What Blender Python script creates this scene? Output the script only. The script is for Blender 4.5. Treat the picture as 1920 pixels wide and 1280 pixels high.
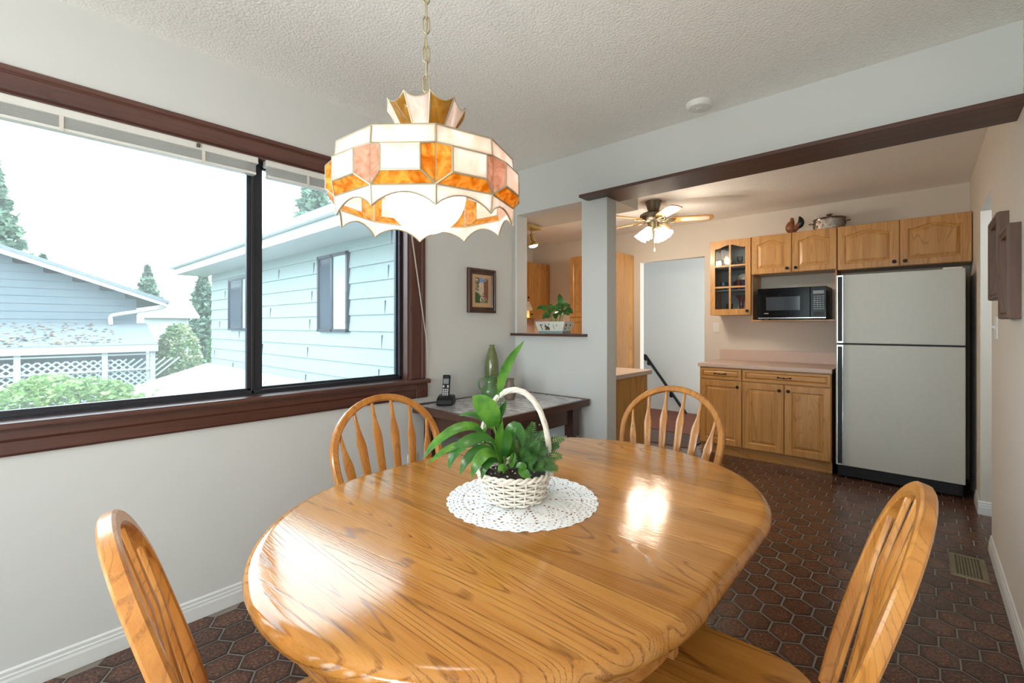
import bpy, bmesh, math, random
from math import sin, cos, pi, radians as R, sqrt, tan
from mathutils import Vector, Matrix
random.seed(7)
SC = bpy.context.scene
for o in list(bpy.data.objects):
    bpy.data.objects.remove(o)
COL = SC.collection

# ------------------------------------------------------------------ camera, sky, exposure
CAM_H = 1.26; ZC_ = 2.44
cam_d = bpy.data.cameras.new('camera'); cam = bpy.data.objects.new('camera', cam_d); COL.objects.link(cam)
cam_d.sensor_width = 36.0; cam_d.lens = 855.0 / 1920 * 36
cam_d.shift_y = -(640 - 611) / 1920.0
cam_d.clip_start = 0.02
cam.location = (0, 0, CAM_H); cam.rotation_euler = (R(90), 0, R(42))
SC.camera = cam
SC.view_settings.view_transform = 'Standard'; SC.view_settings.look = 'None'
SC.view_settings.gamma = 1.0; SC.view_settings.use_curve_mapping = False
SC.view_settings.exposure = 0.85
SKY_STRENGTH = 6.5
w = bpy.data.worlds.new('overcast_sky'); SC.world = w; w.use_nodes = True
bg = w.node_tree.nodes['Background']; bg.inputs['Strength'].default_value = SKY_STRENGTH
bg.inputs['Color'].default_value = (0.85, 0.95, 1.0, 1)
try:
    SC.cycles.use_denoising = True; SC.cycles.denoising_input_passes = 'RGB_ALBEDO_NORMAL'
    SC.cycles.max_bounces = 10; SC.cycles.diffuse_bounces = 6; SC.cycles.transparent_max_bounces = 12
    SC.cycles.caustics_reflective = False; SC.cycles.caustics_refractive = False
    SC.cycles.sample_clamp_indirect = 6.0
except Exception:
    pass
def portal(name, loc, rot, sx, sy):
    d = bpy.data.lights.new(name, 'AREA'); d.shape = 'RECTANGLE'; d.size = sx; d.size_y = sy
    d.cycles.is_portal = True
    o = bpy.data.objects.new(name, d); COL.objects.link(o); o.location = loc; o.rotation_euler = rot
    return o
portal('daylight_portal', (-2.47, 0.34, 1.5), (0, R(-90), 0), 1.2, 2.7)      # dining window, looking in (+x)
portal('daylight_portal', (-1.35, -2.78, 1.12), (R(90), 0, 0), 1.8, 2.25)   # added patio door behind the camera, unseen

portal('daylight_portal', (-2.47, -1.88, 1.15), (0, R(-90), 0), 2.1, 1.3)     # added side window behind the camera, unseen

# added fill light behind the camera, bounced off the ceiling to brighten the room
fl = bpy.data.lights.new('bounce_fill', 'AREA'); fl.shape = 'DISK'; fl.size = .5; fl.energy = 15.5; fl.color = (1, .97, .92)
flo = bpy.data.objects.new('bounce_fill', fl); COL.objects.link(flo); flo.location = (-.35, -1.0, 1.25)
flo.rotation_euler = (Vector((-.9, 1.3, ZC_ - 1.25)).to_track_quat('-Z', 'Y')).to_euler()

# ------------------------------------------------------------------ materials
MATS = {}
def nt(name):
    m = bpy.data.materials.new(name); m.use_nodes = True
    t = m.node_tree; b = t.nodes['Principled BSDF']
    MATS[name] = m
    return m, t, b
def N(t, kind, **kw):
    n = t.nodes.new(kind)
    for k, v in kw.items():
        if k.startswith('i_'): n.inputs[k[2:].replace('_', ' ')].default_value = v
        else: setattr(n, k, v)
    return n
def ramp(t, fac, stops):
    r = N(t, 'ShaderNodeValToRGB'); e = r.color_ramp.elements
    while len(e) < len(stops): e.new(0.5)
    for el, (p, c) in zip(e, stops):
        el.position = p; el.color = (*c, 1) if len(c) == 3 else c
    t.links.new(fac, r.inputs['Fac']); return r
def srgb(r, g, b):
    f = lambda c: c / 12.92 if c <= .04045 else ((c + .055) / 1.055) ** 2.4
    return (f(r / 255), f(g / 255), f(b / 255))
def paint(name, col, rough=.6, var=.06, scale=6, bump=0., bscale=80, metal=0., coat=0., spec=.5, trans=0.):
    """plain surface with a faint procedural unevenness"""
    m, t, b = nt(name)
    tc = N(t, 'ShaderNodeTexCoord'); no = N(t, 'ShaderNodeTexNoise', i_Scale=scale, i_Detail=4.)
    t.links.new(tc.outputs['Object'], no.inputs['Vector'])
    lo = tuple(c * (1 - var) for c in col); hi = tuple(min(1, c * (1 + var)) for c in col)
    r = ramp(t, no.outputs['Fac'], [(.3, lo), (.7, hi)])
    t.links.new(r.outputs['Color'], b.inputs['Base Color'])
    b.inputs['Roughness'].default_value = rough; b.inputs['Metallic'].default_value = metal
    b.inputs['Coat Weight'].default_value = coat; b.inputs['Specular IOR Level'].default_value = spec
    if coat: b.inputs['Coat Roughness'].default_value = .12
    if bump:
        n2 = N(t, 'ShaderNodeTexNoise', i_Scale=bscale, i_Detail=3.)
        t.links.new(tc.outputs['Object'], n2.inputs['Vector'])
        bu = N(t, 'ShaderNodeBump', i_Strength=bump, i_Distance=.01)
        t.links.new(n2.outputs['Fac'], bu.inputs['Height']); t.links.new(bu.outputs['Normal'], b.inputs['Normal'])
    return m
def wood(name, light, mid, dark, axis='X', rough=.3, coat=.0, grain=1., boards=0., bscale=1., streak=.55, coat_r=.1):
    """oak-like grain: fine pores, long streaks and cathedral bands along one local axis"""
    m, t, b = nt(name)
    tc = N(t, 'ShaderNodeTexCoord'); oi = N(t, 'ShaderNodeObjectInfo')
    off = N(t, 'ShaderNodeVectorMath', operation='SCALE'); off.inputs[0].default_value = (3.7, 5.1, 4.3)
    t.links.new(oi.outputs['Random'], off.inputs['Scale'])
    add = N(t, 'ShaderNodeVectorMath', operation='ADD')
    t.links.new(tc.outputs['Object'], add.inputs[0]); t.links.new(off.outputs[0], add.inputs[1])
    vec = add.outputs[0]
    board_v = None
    if boards:
        sep = N(t, 'ShaderNodeSeparateXYZ'); t.links.new(tc.outputs['Object'], sep.inputs[0])
        dv = N(t, 'ShaderNodeMath', operation='DIVIDE'); dv.inputs[1].default_value = boards
        t.links.new(sep.outputs['Y' if axis == 'X' else 'X'], dv.inputs[0])
        fl = N(t, 'ShaderNodeMath', operation='FLOOR'); t.links.new(dv.outputs[0], fl.inputs[0])
        wn = N(t, 'ShaderNodeTexWhiteNoise', noise_dimensions='1D'); t.links.new(fl.outputs[0], wn.inputs['W'])
        board_v = wn.outputs['Value']
        sh = N(t, 'ShaderNodeVectorMath', operation='SCALE'); sh.inputs[0].default_value = (7.3, 1.1, 2.9)
        t.links.new(board_v, sh.inputs['Scale'])
        ad2 = N(t, 'ShaderNodeVectorMath', operation='ADD'); t.links.new(vec, ad2.inputs[0]); t.links.new(sh.outputs[0], ad2.inputs[1])
        vec = ad2.outputs[0]
    ai = 'XYZ'.index(axis)
    def mapped(al, ac):
        mp = N(t, 'ShaderNodeMapping'); s = [ac * grain] * 3; s[ai] = al * grain
        mp.inputs['Scale'].default_value = s; t.links.new(vec, mp.inputs['Vector']); return mp.outputs[0]
    fine = N(t, 'ShaderNodeTexNoise', i_Scale=1., i_Detail=3., i_Roughness=.6); t.links.new(mapped(9, 420), fine.inputs['Vector'])
    wide = N(t, 'ShaderNodeTexNoise', i_Scale=1., i_Detail=3., i_Roughness=.55); t.links.new(mapped(1.3, 26), wide.inputs['Vector'])
    band = N(t, 'ShaderNodeTexNoise', i_Scale=1., i_Detail=1., i_Distortion=.4); t.links.new(mapped(.36, 6.), band.inputs['Vector'])
    mul = N(t, 'ShaderNodeMath', operation='MULTIPLY'); mul.inputs[1].default_value = 30. * bscale; t.links.new(band.outputs['Fac'], mul.inputs[0])
    fr = N(t, 'ShaderNodeMath', operation='SINE'); 
    m2 = N(t, 'ShaderNodeMath', operation='MULTIPLY'); m2.inputs[1].default_value = 6.283; t.links.new(mul.outputs[0], m2.inputs[0]); t.links.new(m2.outputs[0], fr.inputs[0])
    base = ramp(t, wide.outputs['Fac'], [(.3, mid), (.68, light)])
    lines = ramp(t, fr.outputs[0], [(.0, (0, 0, 0)), (.70, (0, 0, 0)), (.98, (1, 1, 1))])
    pores = ramp(t, fine.outputs['Fac'], [(.50, (0, 0, 0)), (.66, (1, 1, 1))])
    mx = N(t, 'ShaderNodeMath', operation='MULTIPLY'); t.links.new(lines.outputs[0], mx.inputs[0])
    pr = ramp(t, fine.outputs['Fac'], [(.3, (.25, .25, .25)), (.6, (1, 1, 1))]); t.links.new(pr.outputs[0], mx.inputs[1])
    sm = N(t, 'ShaderNodeMath', operation='MULTIPLY_ADD'); t.links.new(pores.outputs[0], sm.inputs[0]); sm.inputs[1].default_value = .35
    t.links.new(mx.outputs[0], sm.inputs[2])
    sc = N(t, 'ShaderNodeMath', operation='MULTIPLY', use_clamp=True); sc.inputs[1].default_value = streak; t.links.new(sm.outputs[0], sc.inputs[0])
    mix = N(t, 'ShaderNodeMix', data_type='RGBA'); t.links.new(sc.outputs[0], mix.inputs['Factor'])
    t.links.new(base.outputs[0], mix.inputs['A']); mix.inputs['B'].default_value = (*dark, 1)
    out = mix.outputs['Result']
    if boards:
        hs = N(t, 'ShaderNodeHueSaturation'); t.links.new(out, hs.inputs['Color'])
        mr = N(t, 'ShaderNodeMapRange'); mr.inputs['To Min'].default_value = .78; mr.inputs['To Max'].default_value = 1.12
        t.links.new(board_v, mr.inputs['Value']); t.links.new(mr.outputs[0], hs.inputs['Value']); out = hs.outputs[0]
    t.links.new(out, b.inputs['Base Color'])
    b.inputs['Roughness'].default_value = rough
    b.inputs['Coat Weight'].default_value = coat; b.inputs['Coat Roughness'].default_value = coat_r
    bu = N(t, 'ShaderNodeBump', i_Strength=.06, i_Distance=.002); t.links.new(sc.outputs[0], bu.inputs['Height']); bu.invert = True
    t.links.new(bu.outputs['Normal'], b.inputs['Normal'])
    return m
def emit(name, col, strength):
    m, t, b = nt(name)
    b.inputs['Base Color'].default_value = (*col, 1); b.inputs['Emission Color'].default_value = (*col, 1)
    b.inputs['Emission Strength'].default_value = strength; b.inputs['Roughness'].default_value = .3
    return m
def clear_glass(name, tint=(1, 1, 1), film=0., gloss=.06):
    """thin pane: lets light straight through, mirrors a little, and may carry a film of dirt and painted haze"""
    m, t, b = nt(name); t.nodes.remove(b); out = t.nodes['Material Output']
    tr = N(t, 'ShaderNodeBsdfTransparent'); tr.inputs[0].default_value = (*tint, 1)
    gl = N(t, 'ShaderNodeBsdfGlossy'); gl.inputs['Roughness'].default_value = .02
    fz = N(t, 'ShaderNodeFresnel', i_IOR=1.35)
    mx = N(t, 'ShaderNodeMixShader'); t.links.new(fz.outputs[0], mx.inputs[0]); t.links.new(tr.outputs[0], mx.inputs[1]); t.links.new(gl.outputs[0], mx.inputs[2])
    last = mx
    if film:
        tl = N(t, 'ShaderNodeBsdfTranslucent'); tl.inputs[0].default_value = (.92, .97, 1, 1)
        no = N(t, 'ShaderNodeTexNoise', i_Scale=1.7, i_Detail=5.)
        tc = N(t, 'ShaderNodeTexCoord'); t.links.new(tc.outputs['Object'], no.inputs['Vector'])
        mr = N(t, 'ShaderNodeMapRange'); mr.inputs['From Min'].default_value = .35; mr.inputs['From Max'].default_value = .65
        mr.inputs['To Min'].default_value = film * .6; mr.inputs['To Max'].default_value = film * 1.4; t.links.new(no.outputs['Fac'], mr.inputs['Value'])
        m2 = N(t, 'ShaderNodeMixShader'); t.links.new(mr.outputs[0], m2.inputs[0]); t.links.new(mx.outputs[0], m2.inputs[1]); t.links.new(tl.outputs[0], m2.inputs[2]); last = m2
    t.links.new(last.outputs[0], out.inputs['Surface'])
    return m
def slag_glass(name, c1, c2, trans=.6, rough=.12, scale=9, thin=0.):
    """coloured art glass that glows when lit from behind"""
    m, t, b = nt(name); out = t.nodes['Material Output']
    tc = N(t, 'ShaderNodeTexCoord'); no = N(t, 'ShaderNodeTexNoise', i_Scale=scale, i_Detail=3., i_Distortion=1.4)
    t.links.new(tc.outputs['Object'], no.inputs['Vector'])
    r = ramp(t, no.outputs['Fac'], [(.35, c1), (.65, c2)])
    t.links.new(r.outputs[0], b.inputs['Base Color']); b.inputs['Roughness'].default_value = rough
    tl = N(t, 'ShaderNodeBsdfTranslucent'); t.links.new(r.outputs[0], tl.inputs[0])
    mx = N(t, 'ShaderNodeMixShader'); mx.inputs[0].default_value = trans
    t.links.new(b.outputs[0], mx.inputs[1]); t.links.new(tl.outputs[0], mx.inputs[2])
    bu = N(t, 'ShaderNodeBump', i_Strength=.25, i_Distance=.01); t.links.new(no.outputs['Fac'], bu.inputs['Height']); t.links.new(bu.outputs['Normal'], b.inputs['Normal'])
    t.links.new(mx.outputs[0], out.inputs['Surface'])
    return m
def leaf_mat(name, c1, c2, rough=.35, trans=.25, scale=14):
    m, t, b = nt(name); out = t.nodes['Material Output']
    tc = N(t, 'ShaderNodeTexCoord'); no = N(t, 'ShaderNodeTexNoise', i_Scale=scale, i_Detail=3.)
    t.links.new(tc.outputs['Object'], no.inputs['Vector'])
    r = ramp(t, no.outputs['Fac'], [(.35, c1), (.65, c2)])
    t.links.new(r.outputs[0], b.inputs['Base Color']); b.inputs['Roughness'].default_value = rough
    tl = N(t, 'ShaderNodeBsdfTranslucent'); t.links.new(r.outputs[0], tl.inputs[0])
    mx = N(t, 'ShaderNodeMixShader'); mx.inputs[0].default_value = trans
    t.links.new(b.outputs[0], mx.inputs[1]); t.links.new(tl.outputs[0], mx.inputs[2]); t.links.new(mx.outputs[0], out.inputs['Surface'])
    return m

paint('wall_paint', srgb(216, 218, 217), .75, .012, 2)
paint('kitchen_paint', srgb(220, 214, 205), .75, .012, 2)
paint('ceiling_texture', srgb(249, 248, 245), .9, .03, 60, bump=.55, bscale=95)
paint('white_trim', srgb(226, 228, 228), .35, .02)
paint('white_plastic', srgb(232, 232, 228), .35, .02)
wood('oak_table', srgb(198, 140, 72), srgb(178, 116, 50), srgb(104, 60, 22), 'X', .11, .0, boards=.098, streak=.66, bscale=1.35)
wood('oak_leafless', srgb(196, 136, 72), srgb(172, 110, 50), srgb(100, 58, 22), 'X', .3, .4, streak=.6)
wood('oak_chair', srgb(205, 142, 70), srgb(178, 112, 46), srgb(110, 64, 24), 'Z', .28, .15, streak=.42)
wood('oak_seat', srgb(200, 140, 68), srgb(172, 112, 44), srgb(100, 58, 20), 'Y', .28, .15, streak=.7)
wood('oak_cabinet', srgb(206, 156, 92), srgb(188, 134, 70), srgb(140, 90, 42), 'Z', .38, .15, streak=.5)
wood('oak_cabinet_flat', srgb(206, 156, 92), srgb(188, 134, 70), srgb(140, 90, 42), 'X', .38, .15, streak=.45)
wood('dark_trim_y', srgb(96, 58, 48), srgb(78, 44, 36), srgb(50, 26, 20), 'Y', .35, .5, streak=.4, coat_r=.2)
wood('dark_trim_z', srgb(96, 58, 48), srgb(78, 44, 36), srgb(50, 26, 20), 'Z', .4, .1, streak=.4)
wood('dark_trim_x', srgb(92, 58, 48), srgb(74, 44, 36), srgb(48, 26, 20), 'X', .45, .05, streak=.4)
wood('walnut_y', srgb(88, 54, 40), srgb(70, 40, 28), srgb(44, 22, 14), 'Y', .35, .2, streak=.4)
wood('walnut_z', srgb(80, 48, 38), srgb(64, 36, 26), srgb(40, 20, 14), 'Z', .35, .2, streak=.4)
wood('frame_wood', srgb(112, 82, 66), srgb(92, 64, 50), srgb(60, 38, 28), 'Z', .5, 0, streak=.4)
wood('red_floor', srgb(118, 60, 34), srgb(98, 46, 24), srgb(64, 28, 14), 'X', .6, 0, streak=.4)
paint('bronze_frame', srgb(52, 54, 62), .35, .05, metal=.4)
paint('dark_bronze', srgb(34, 26, 24), .4, .1, metal=.5)
paint('brass', srgb(196, 176, 120), .25, .06, metal=1.)
paint('antique_brass', srgb(176, 164, 128), .3, .08, metal=1.)
paint('pewter', srgb(120, 112, 100), .35, .08, metal=.9)
paint('came', srgb(186, 176, 150), .35, .08, metal=.6)
paint('chrome', srgb(205, 208, 210), .15, .03, metal=1.)
paint('black_plastic', srgb(18, 19, 22), .35, .1, spec=.3)
paint('black_gloss', srgb(10, 10, 12), .12, .1, spec=.12)
paint('black_matte', srgb(26, 27, 31), .5, .1)
paint('grey_key', srgb(206, 208, 210), .4, .03)
paint('screen_grey', srgb(120, 128, 128), .2, .05)
paint('fridge_skin', srgb(202, 205, 200), .38, .02, 30, bump=.12, bscale=420)
paint('laminate', srgb(206, 184, 172), .35, .05, 90)
paint('grout', srgb(136, 126, 119), .7, .08, 40)
paint('grille_dark', srgb(14, 14, 16), .4, .1)
paint('vent_metal', srgb(150, 140, 116), .4, .08, metal=.7)
paint('wicker', srgb(232, 228, 218), .5, .07, 60, bump=.2, bscale=160)
paint('soil', srgb(58, 46, 38), .95, .4, 90, bump=1., bscale=120)
paint('perlite', srgb(220, 214, 204), .9, .1)
paint('lace', srgb(240, 242, 244), .85, .03, 60, bump=.3, bscale=500)
paint('green_glaze', srgb(92, 128, 80), .12, .25, 14, coat=.4)
paint('olive_glaze', srgb(108, 116, 70), .12, .2, 8, coat=.4)
paint('stone_glaze', srgb(120, 106, 92), .35, .25, 20)
paint('slate', srgb(188, 186, 192), .16, .45, 22, bump=.1, bscale=40, coat=.3)  # lightened and mottled to paint in the window's reflection
paint('tin_white', srgb(222, 226, 216), .4, .04)
paint('tin_blue', srgb(150, 172, 176), .4, .05)
paint('print_brown', srgb(92, 72, 62), .6, .15)
paint('print_grey', srgb(150, 146, 138), .6, .1)
paint('mat_board', srgb(206, 172, 130), .8, .04)
paint('tan_panel', srgb(172, 138, 84), .5, .15, 20)
paint('cord_white', srgb(220, 216, 206), .7, .03)
paint('grey_sheet', srgb(104, 96, 98), .95, .15, 60, bump=.6, bscale=300)
leaf_mat('lily_leaf', srgb(52, 108, 34), srgb(98, 152, 52), .3, .22, 22)
leaf_mat('lily_dark', srgb(40, 92, 36), srgb(70, 128, 48), .28, .2, 10)
leaf_mat('fern_leaf', srgb(44, 88, 40), srgb(78, 122, 56), .5, .2, 30)
leaf_mat('pothos_leaf', srgb(34, 78, 30), srgb(66, 112, 44), .25, .2, 12)
leaf_mat('stem_green', srgb(96, 140, 70), srgb(120, 160, 84), .5, .1)
leaf_mat('hedge_leaf', srgb(84, 122, 62), srgb(132, 152, 96), .6, .3, 6)
leaf_mat('shrub_leaf', srgb(96, 130, 84), srgb(150, 150, 118), .6, .3, 4)
leaf_mat('cedar_leaf', srgb(70, 116, 66), srgb(110, 148, 92), .7, .2, 5)
leaf_mat('fir_leaf', srgb(60, 84, 66), srgb(96, 118, 98), .8, .2, 2)
slag_glass('cream_glass', srgb(248, 228, 216), srgb(254, 250, 248), .55, scale=12)
slag_glass('amber_glass', srgb(214, 140, 24), srgb(250, 206, 110), .65, .08, 30)
slag_glass('honey_glass', srgb(176, 128, 40), srgb(206, 158, 70), .5, .1, 16)
slag_glass('pink_glass', srgb(214, 160, 130), srgb(240, 206, 190), .55, .08, 30)
emit('globe_glow', (1.0, .95, .87), 4.0)
emit('bulb_glow', (1.0, .90, .76), 4.5)
emit('spot_glow', (1.0, .86, .62), 30.0)
clear_glass('window_glass', (.86, .90, .91), film=.034)  # film paints in glare haze along with the dirt
clear_glass('cabinet_glass', (.9, .93, .93))
clear_glass('vessel_glass', (.82, .88, .9))
paint('cabinet_inside', srgb(150, 156, 160), .7, .04)
paint('mug_blue', srgb(46, 70, 92), .15, .1, coat=.4)
paint('mug_red', srgb(110, 34, 44), .15, .1, coat=.4)
paint('cobalt', srgb(36, 60, 130), .12, .1, coat=.4)
paint('ruby_vase', srgb(104, 44, 44), .1, .2, coat=.5)
paint('cream_china', srgb(226, 214, 190), .2, .1)
paint('pot_metal', srgb(150, 140, 130), .22, .15, 40, metal=.9, bump=.5, bscale=90)
paint('pot_lid', srgb(84, 58, 46), .15, .1, coat=.3)
paint('rooster_brown', srgb(140, 84, 56), .3, .35, 26)
paint('rooster_black', srgb(30, 32, 34), .3, .3, 26)
paint('rooster_red', srgb(150, 60, 50), .4, .15)
# outside
paint('siding_pale', srgb(116, 130, 129), .7, .04, 3)
paint('siding_grey', srgb(74, 86, 94), .7, .06, 3)
paint('house_white', srgb(150, 156, 157), .7, .04)
paint('shingle_pale', srgb(160, 162, 164), .85, .12, 30)
paint('shingle_grey', srgb(92, 100, 104), .9, .15, 30)
paint('leaf_litter', srgb(130, 98, 64), .9, .4, 20)
paint('bounce_pale', srgb(226, 224, 220), .8, .06, 3)
paint('lawn', srgb(84, 100, 62), .95, .25, 2)
paint('bark', srgb(84, 70, 60), .9, .2, 10)
paint('dark_pane', srgb(52, 60, 70), .08, .05)
paint('pale_pane', srgb(150, 168, 172), .1, .05)

def tile_material(name, island):
    m, t, b = nt(name)
    at = N(t, 'ShaderNodeAttribute', attribute_name='inner')
    tc = N(t, 'ShaderNodeNewGeometry')
    no = N(t, 'ShaderNodeTexNoise', i_Scale=95., i_Detail=6., i_Roughness=.7); t.links.new(tc.outputs['Position'], no.inputs['Vector'])
    big = N(t, 'ShaderNodeTexNoise', i_Scale=22., i_Detail=3.); t.links.new(tc.outputs['Position'], big.inputs['Vector'])
    spk = ramp(t, no.outputs['Fac'], [(.38, srgb(56, 34, 26)), (.52, srgb(92, 58, 44)), (.70, srgb(150, 104, 78))])
    edge = ramp(t, at.outputs['Fac'], [(.0, (0, 0, 0)), (.55, (.75, .75, .75)), (1., (1, 1, 1))])
    mix = N(t, 'ShaderNodeMix', data_type='RGBA'); t.links.new(edge.outputs[0], mix.inputs['Factor'])
    mix.inputs['A'].default_value = (*srgb(40, 24, 20), 1); t.links.new(spk.outputs[0], mix.inputs['B'])
    hs = N(t, 'ShaderNodeHueSaturation'); t.links.new(mix.outputs['Result'], hs.inputs['Color'])
    if island: src = tc.outputs['Random Per Island']
    else:
        oi = N(t, 'ShaderNodeObjectInfo'); src = oi.outputs['Random']
    mr = N(t, 'ShaderNodeMapRange'); mr.inputs['To Min'].default_value = .72; mr.inputs['To Max'].default_value = 1.2
    t.links.new(src, mr.inputs['Value']); t.links.new(mr.outputs[0], hs.inputs['Value'])
    t.links.new(hs.outputs[0], b.inputs['Base Color'])
    b.inputs['Roughness'].default_value = .17
    bu = N(t, 'ShaderNodeBump', i_Strength=.18, i_Distance=.004); t.links.new(no.outputs['Fac'], bu.inputs['Height']); t.links.new(bu.outputs['Normal'], b.inputs['Normal'])
    return m
tile_material('tile_single', False); tile_material('tile_field', True)

def canal_print(name):
    """soft patches of colour for the tiny framed street view"""
    m, t, b = nt(name)
    tc = N(t, 'ShaderNodeTexCoord'); vo = N(t, 'ShaderNodeTexVoronoi', i_Scale=95.); t.links.new(tc.outputs['Object'], vo.inputs['Vector'])
    sp = N(t, 'ShaderNodeSeparateColor'); t.links.new(vo.outputs['Color'], sp.inputs[0])
    r = ramp(t, sp.outputs[0], [(.0, srgb(40, 50, 34)), (.25, srgb(96, 110, 60)), (.5, srgb(190, 176, 150)), (.75, srgb(120, 76, 66)), (1., srgb(230, 226, 214))])
    t.links.new(r.outputs[0], b.inputs['Base Color']); b.inputs['Roughness'].default_value = .4
    return m
canal_print('street_print'); paint('print_sky', srgb(120, 160, 214), .4, .1); paint('print_wall', srgb(206, 190, 160), .4, .2, 60)
paint('print_green', srgb(46, 92, 50), .4, .3, 80); paint('print_brick', srgb(128, 80, 70), .4, .2, 80)

# ------------------------------------------------------------------ mesh helpers
class MB:
    """collects shapes; build() links them as one mesh object"""
    def __init__(s): s.v = []; s.f = []
    def add(s, vs, fs):
        k = len(s.v); s.v += [tuple(p) for p in vs]; s.f += [tuple(i + k for i in f) for f in fs]; return s
    def box(s, x0, x1, y0, y1, z0, z1):
        vs = [(x, y, z) for z in (z0, z1) for y in (y0, y1) for x in (x0, x1)]
        return s.add(vs, [(0, 2, 3, 1), (4, 5, 7, 6), (0, 1, 5, 4), (2, 6, 7, 3), (0, 4, 6, 2), (1, 3, 7, 5)])
    def lathe(s, prof, c=(0, 0, 0), n=24, caps=True, sx=1, sy=1):
        """prof: list of (r, z) from bottom to top around the z axis at c"""
        vs = []
        for r, z in prof:
            for k in range(n):
                a = 2 * pi * k / n; vs.append((c[0] + r * cos(a) * sx, c[1] + r * sin(a) * sy, c[2] + z))
        fs = []
        for i in range(len(prof) - 1):
            for k in range(n):
                a, b = i * n + k, i * n + (k + 1) % n; fs.append((a, b, b + n, a + n))
        if caps:
            fs.append(tuple(range(n - 1, -1, -1))); m = (len(prof) - 1) * n; fs.append(tuple(m + k for k in range(n)))
        return s.add(vs, fs)
    def tube(s, pts, r, n=8, closed=False, sec=None, up=None, caps=True):
        """sweep a circle (or section list of (a,b)) along pts; r may be a list"""
        P = [Vector(p) for p in pts]; L = len(P)
        rs = r if isinstance(r, (list, tuple)) else [r] * L
        sec = sec or [(cos(2 * pi * k / n), sin(2 * pi * k / n)) for k in range(n)]
        n = len(sec); vs = []; nrm = None
        for i in range(L):
            if closed: t = P[(i + 1) % L] - P[i - 1]
            else: t = P[min(i + 1, L - 1)] - P[max(i - 1, 0)]
            t = t.normalized() if t.length > 1e-9 else Vector((0, 0, 1))
            if up is not None: u = Vector(up)
            elif nrm is None: u = Vector((0, 0, 1)) if abs(t.z) < .9 else Vector((1, 0, 0))
            else: u = nrm
            nrm = (u - t * u.dot(t)); nrm = nrm.normalized() if nrm.length > 1e-6 else Vector((1, 0, 0))
            b = t.cross(nrm)
            for (a, c) in sec: vs.append(P[i] + (b * a + nrm * c) * rs[i])
        fs = []
        for i in range(L if closed else L - 1):
            j = (i + 1) % L
            for k in range(n): fs.append((i * n + k, i * n + (k + 1) % n, j * n + (k + 1) % n, j * n + k))
        if not closed and caps:
            fs.append(tuple(range(n - 1, -1, -1))); fs.append(tuple((L - 1) * n + k for k in range(n)))
        return s.add(vs, fs)
    def prism(s, poly, d0, d1, plane='XY'):
        """extrude a 2-D polygon; plane names its axes, third axis runs d0..d1"""
        def to(a, b, d): return {'XY': (a, b, d), 'XZ': (a, d, b), 'YZ': (d, a, b)}[plane]
        n = len(poly); vs = [to(a, b, d0) for a, b in poly] + [to(a, b, d1) for a, b in poly]
        fs = [tuple(range(n - 1, -1, -1)), tuple(range(n, 2 * n))] + [(k, (k + 1) % n, n + (k + 1) % n, n + k) for k in range(n)]
        return s.add(vs, fs)
    def rings(s, rings, cap0=False, cap1=False):
        n = len(rings[0]); vs = [p for r in rings for p in r]; fs = []
        for i in range(len(rings) - 1):
            for k in range(n): fs.append((i * n + k, i * n + (k + 1) % n, (i + 1) * n + (k + 1) % n, (i + 1) * n + k))
        if cap0: fs.append(tuple(range(n - 1, -1, -1)))
        if cap1: m = (len(rings) - 1) * n; fs.append(tuple(m + k for k in range(n)))
        return s.add(vs, fs)
    def sphere(s, c, r, n=16, m=10, sx=1, sy=1, sz=1):
        prof = [(max(r * sin(pi * i / m), 1e-4), -r * cos(pi * i / m) * sz) for i in range(m + 1)]
        return s.lathe(prof, c, n, True, sx, sy)
    def build(s, name, mat, parent=None, smooth=None, bevel=0., loc=None, rot=None, seg=2):
        me = bpy.data.meshes.new(name); me.from_pydata(s.v, [], s.f); me.validate(); me.update()
        bm = bmesh.new(); bm.from_mesh(me); bmesh.ops.recalc_face_normals(bm, faces=bm.faces); bm.to_mesh(me); bm.free()
        me.materials.append(MATS[mat])
        if smooth is not None:
            me.polygons.foreach_set('use_smooth', [True] * len(me.polygons))
            if smooth < 180:
                try: me.set_sharp_from_angle(angle=R(smooth))
                except Exception: pass
        o = bpy.data.objects.new(name, me); COL.objects.link(o)
        if parent is not None: o.parent = parent
        if loc: o.location = loc
        if rot: o.rotation_euler = rot
        if bevel:
            md = o.modifiers.new('bevel', 'BEVEL'); md.width = bevel; md.segments = seg; md.limit_method = 'ANGLE'; md.angle_limit = R(40)
        return o
def tag(o, label, cat, group=None, kind=None):
    if label: o['label'] = label
    if cat: o['category'] = cat
    if group: o['group'] = group
    if kind: o['kind'] = kind
    return o
def thing(name, label, cat, loc=(0, 0, 0), rz=0., group=None):
    o = bpy.data.objects.new(name, None); COL.objects.link(o); o.location = loc; o.rotation_euler = (0, 0, rz)
    return tag(o, label, cat, group)
def struct(o, label=None):
    o['kind'] = 'structure'
    if label: o['label'] = label
    return o
def inst(src, parent, loc=(0, 0, 0), rot=(0, 0, 0), scale=None):
    c = src.copy(); COL.objects.link(c); c.parent = parent; c.location = loc; c.rotation_euler = rot
    if scale: c.scale = scale
    return c
def copy_tree(o, parent=None):
    c = o.copy(); COL.objects.link(c); c.parent = parent
    for ch in list(o.children): copy_tree(ch, c)
    return c
def bez(p0, p1, p2, n):
    p0, p1, p2 = Vector(p0), Vector(p1), Vector(p2)
    return [p0 * (1 - t) ** 2 + p1 * 2 * t * (1 - t) + p2 * t * t for t in [i / (n - 1) for i in range(n)]]
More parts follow.
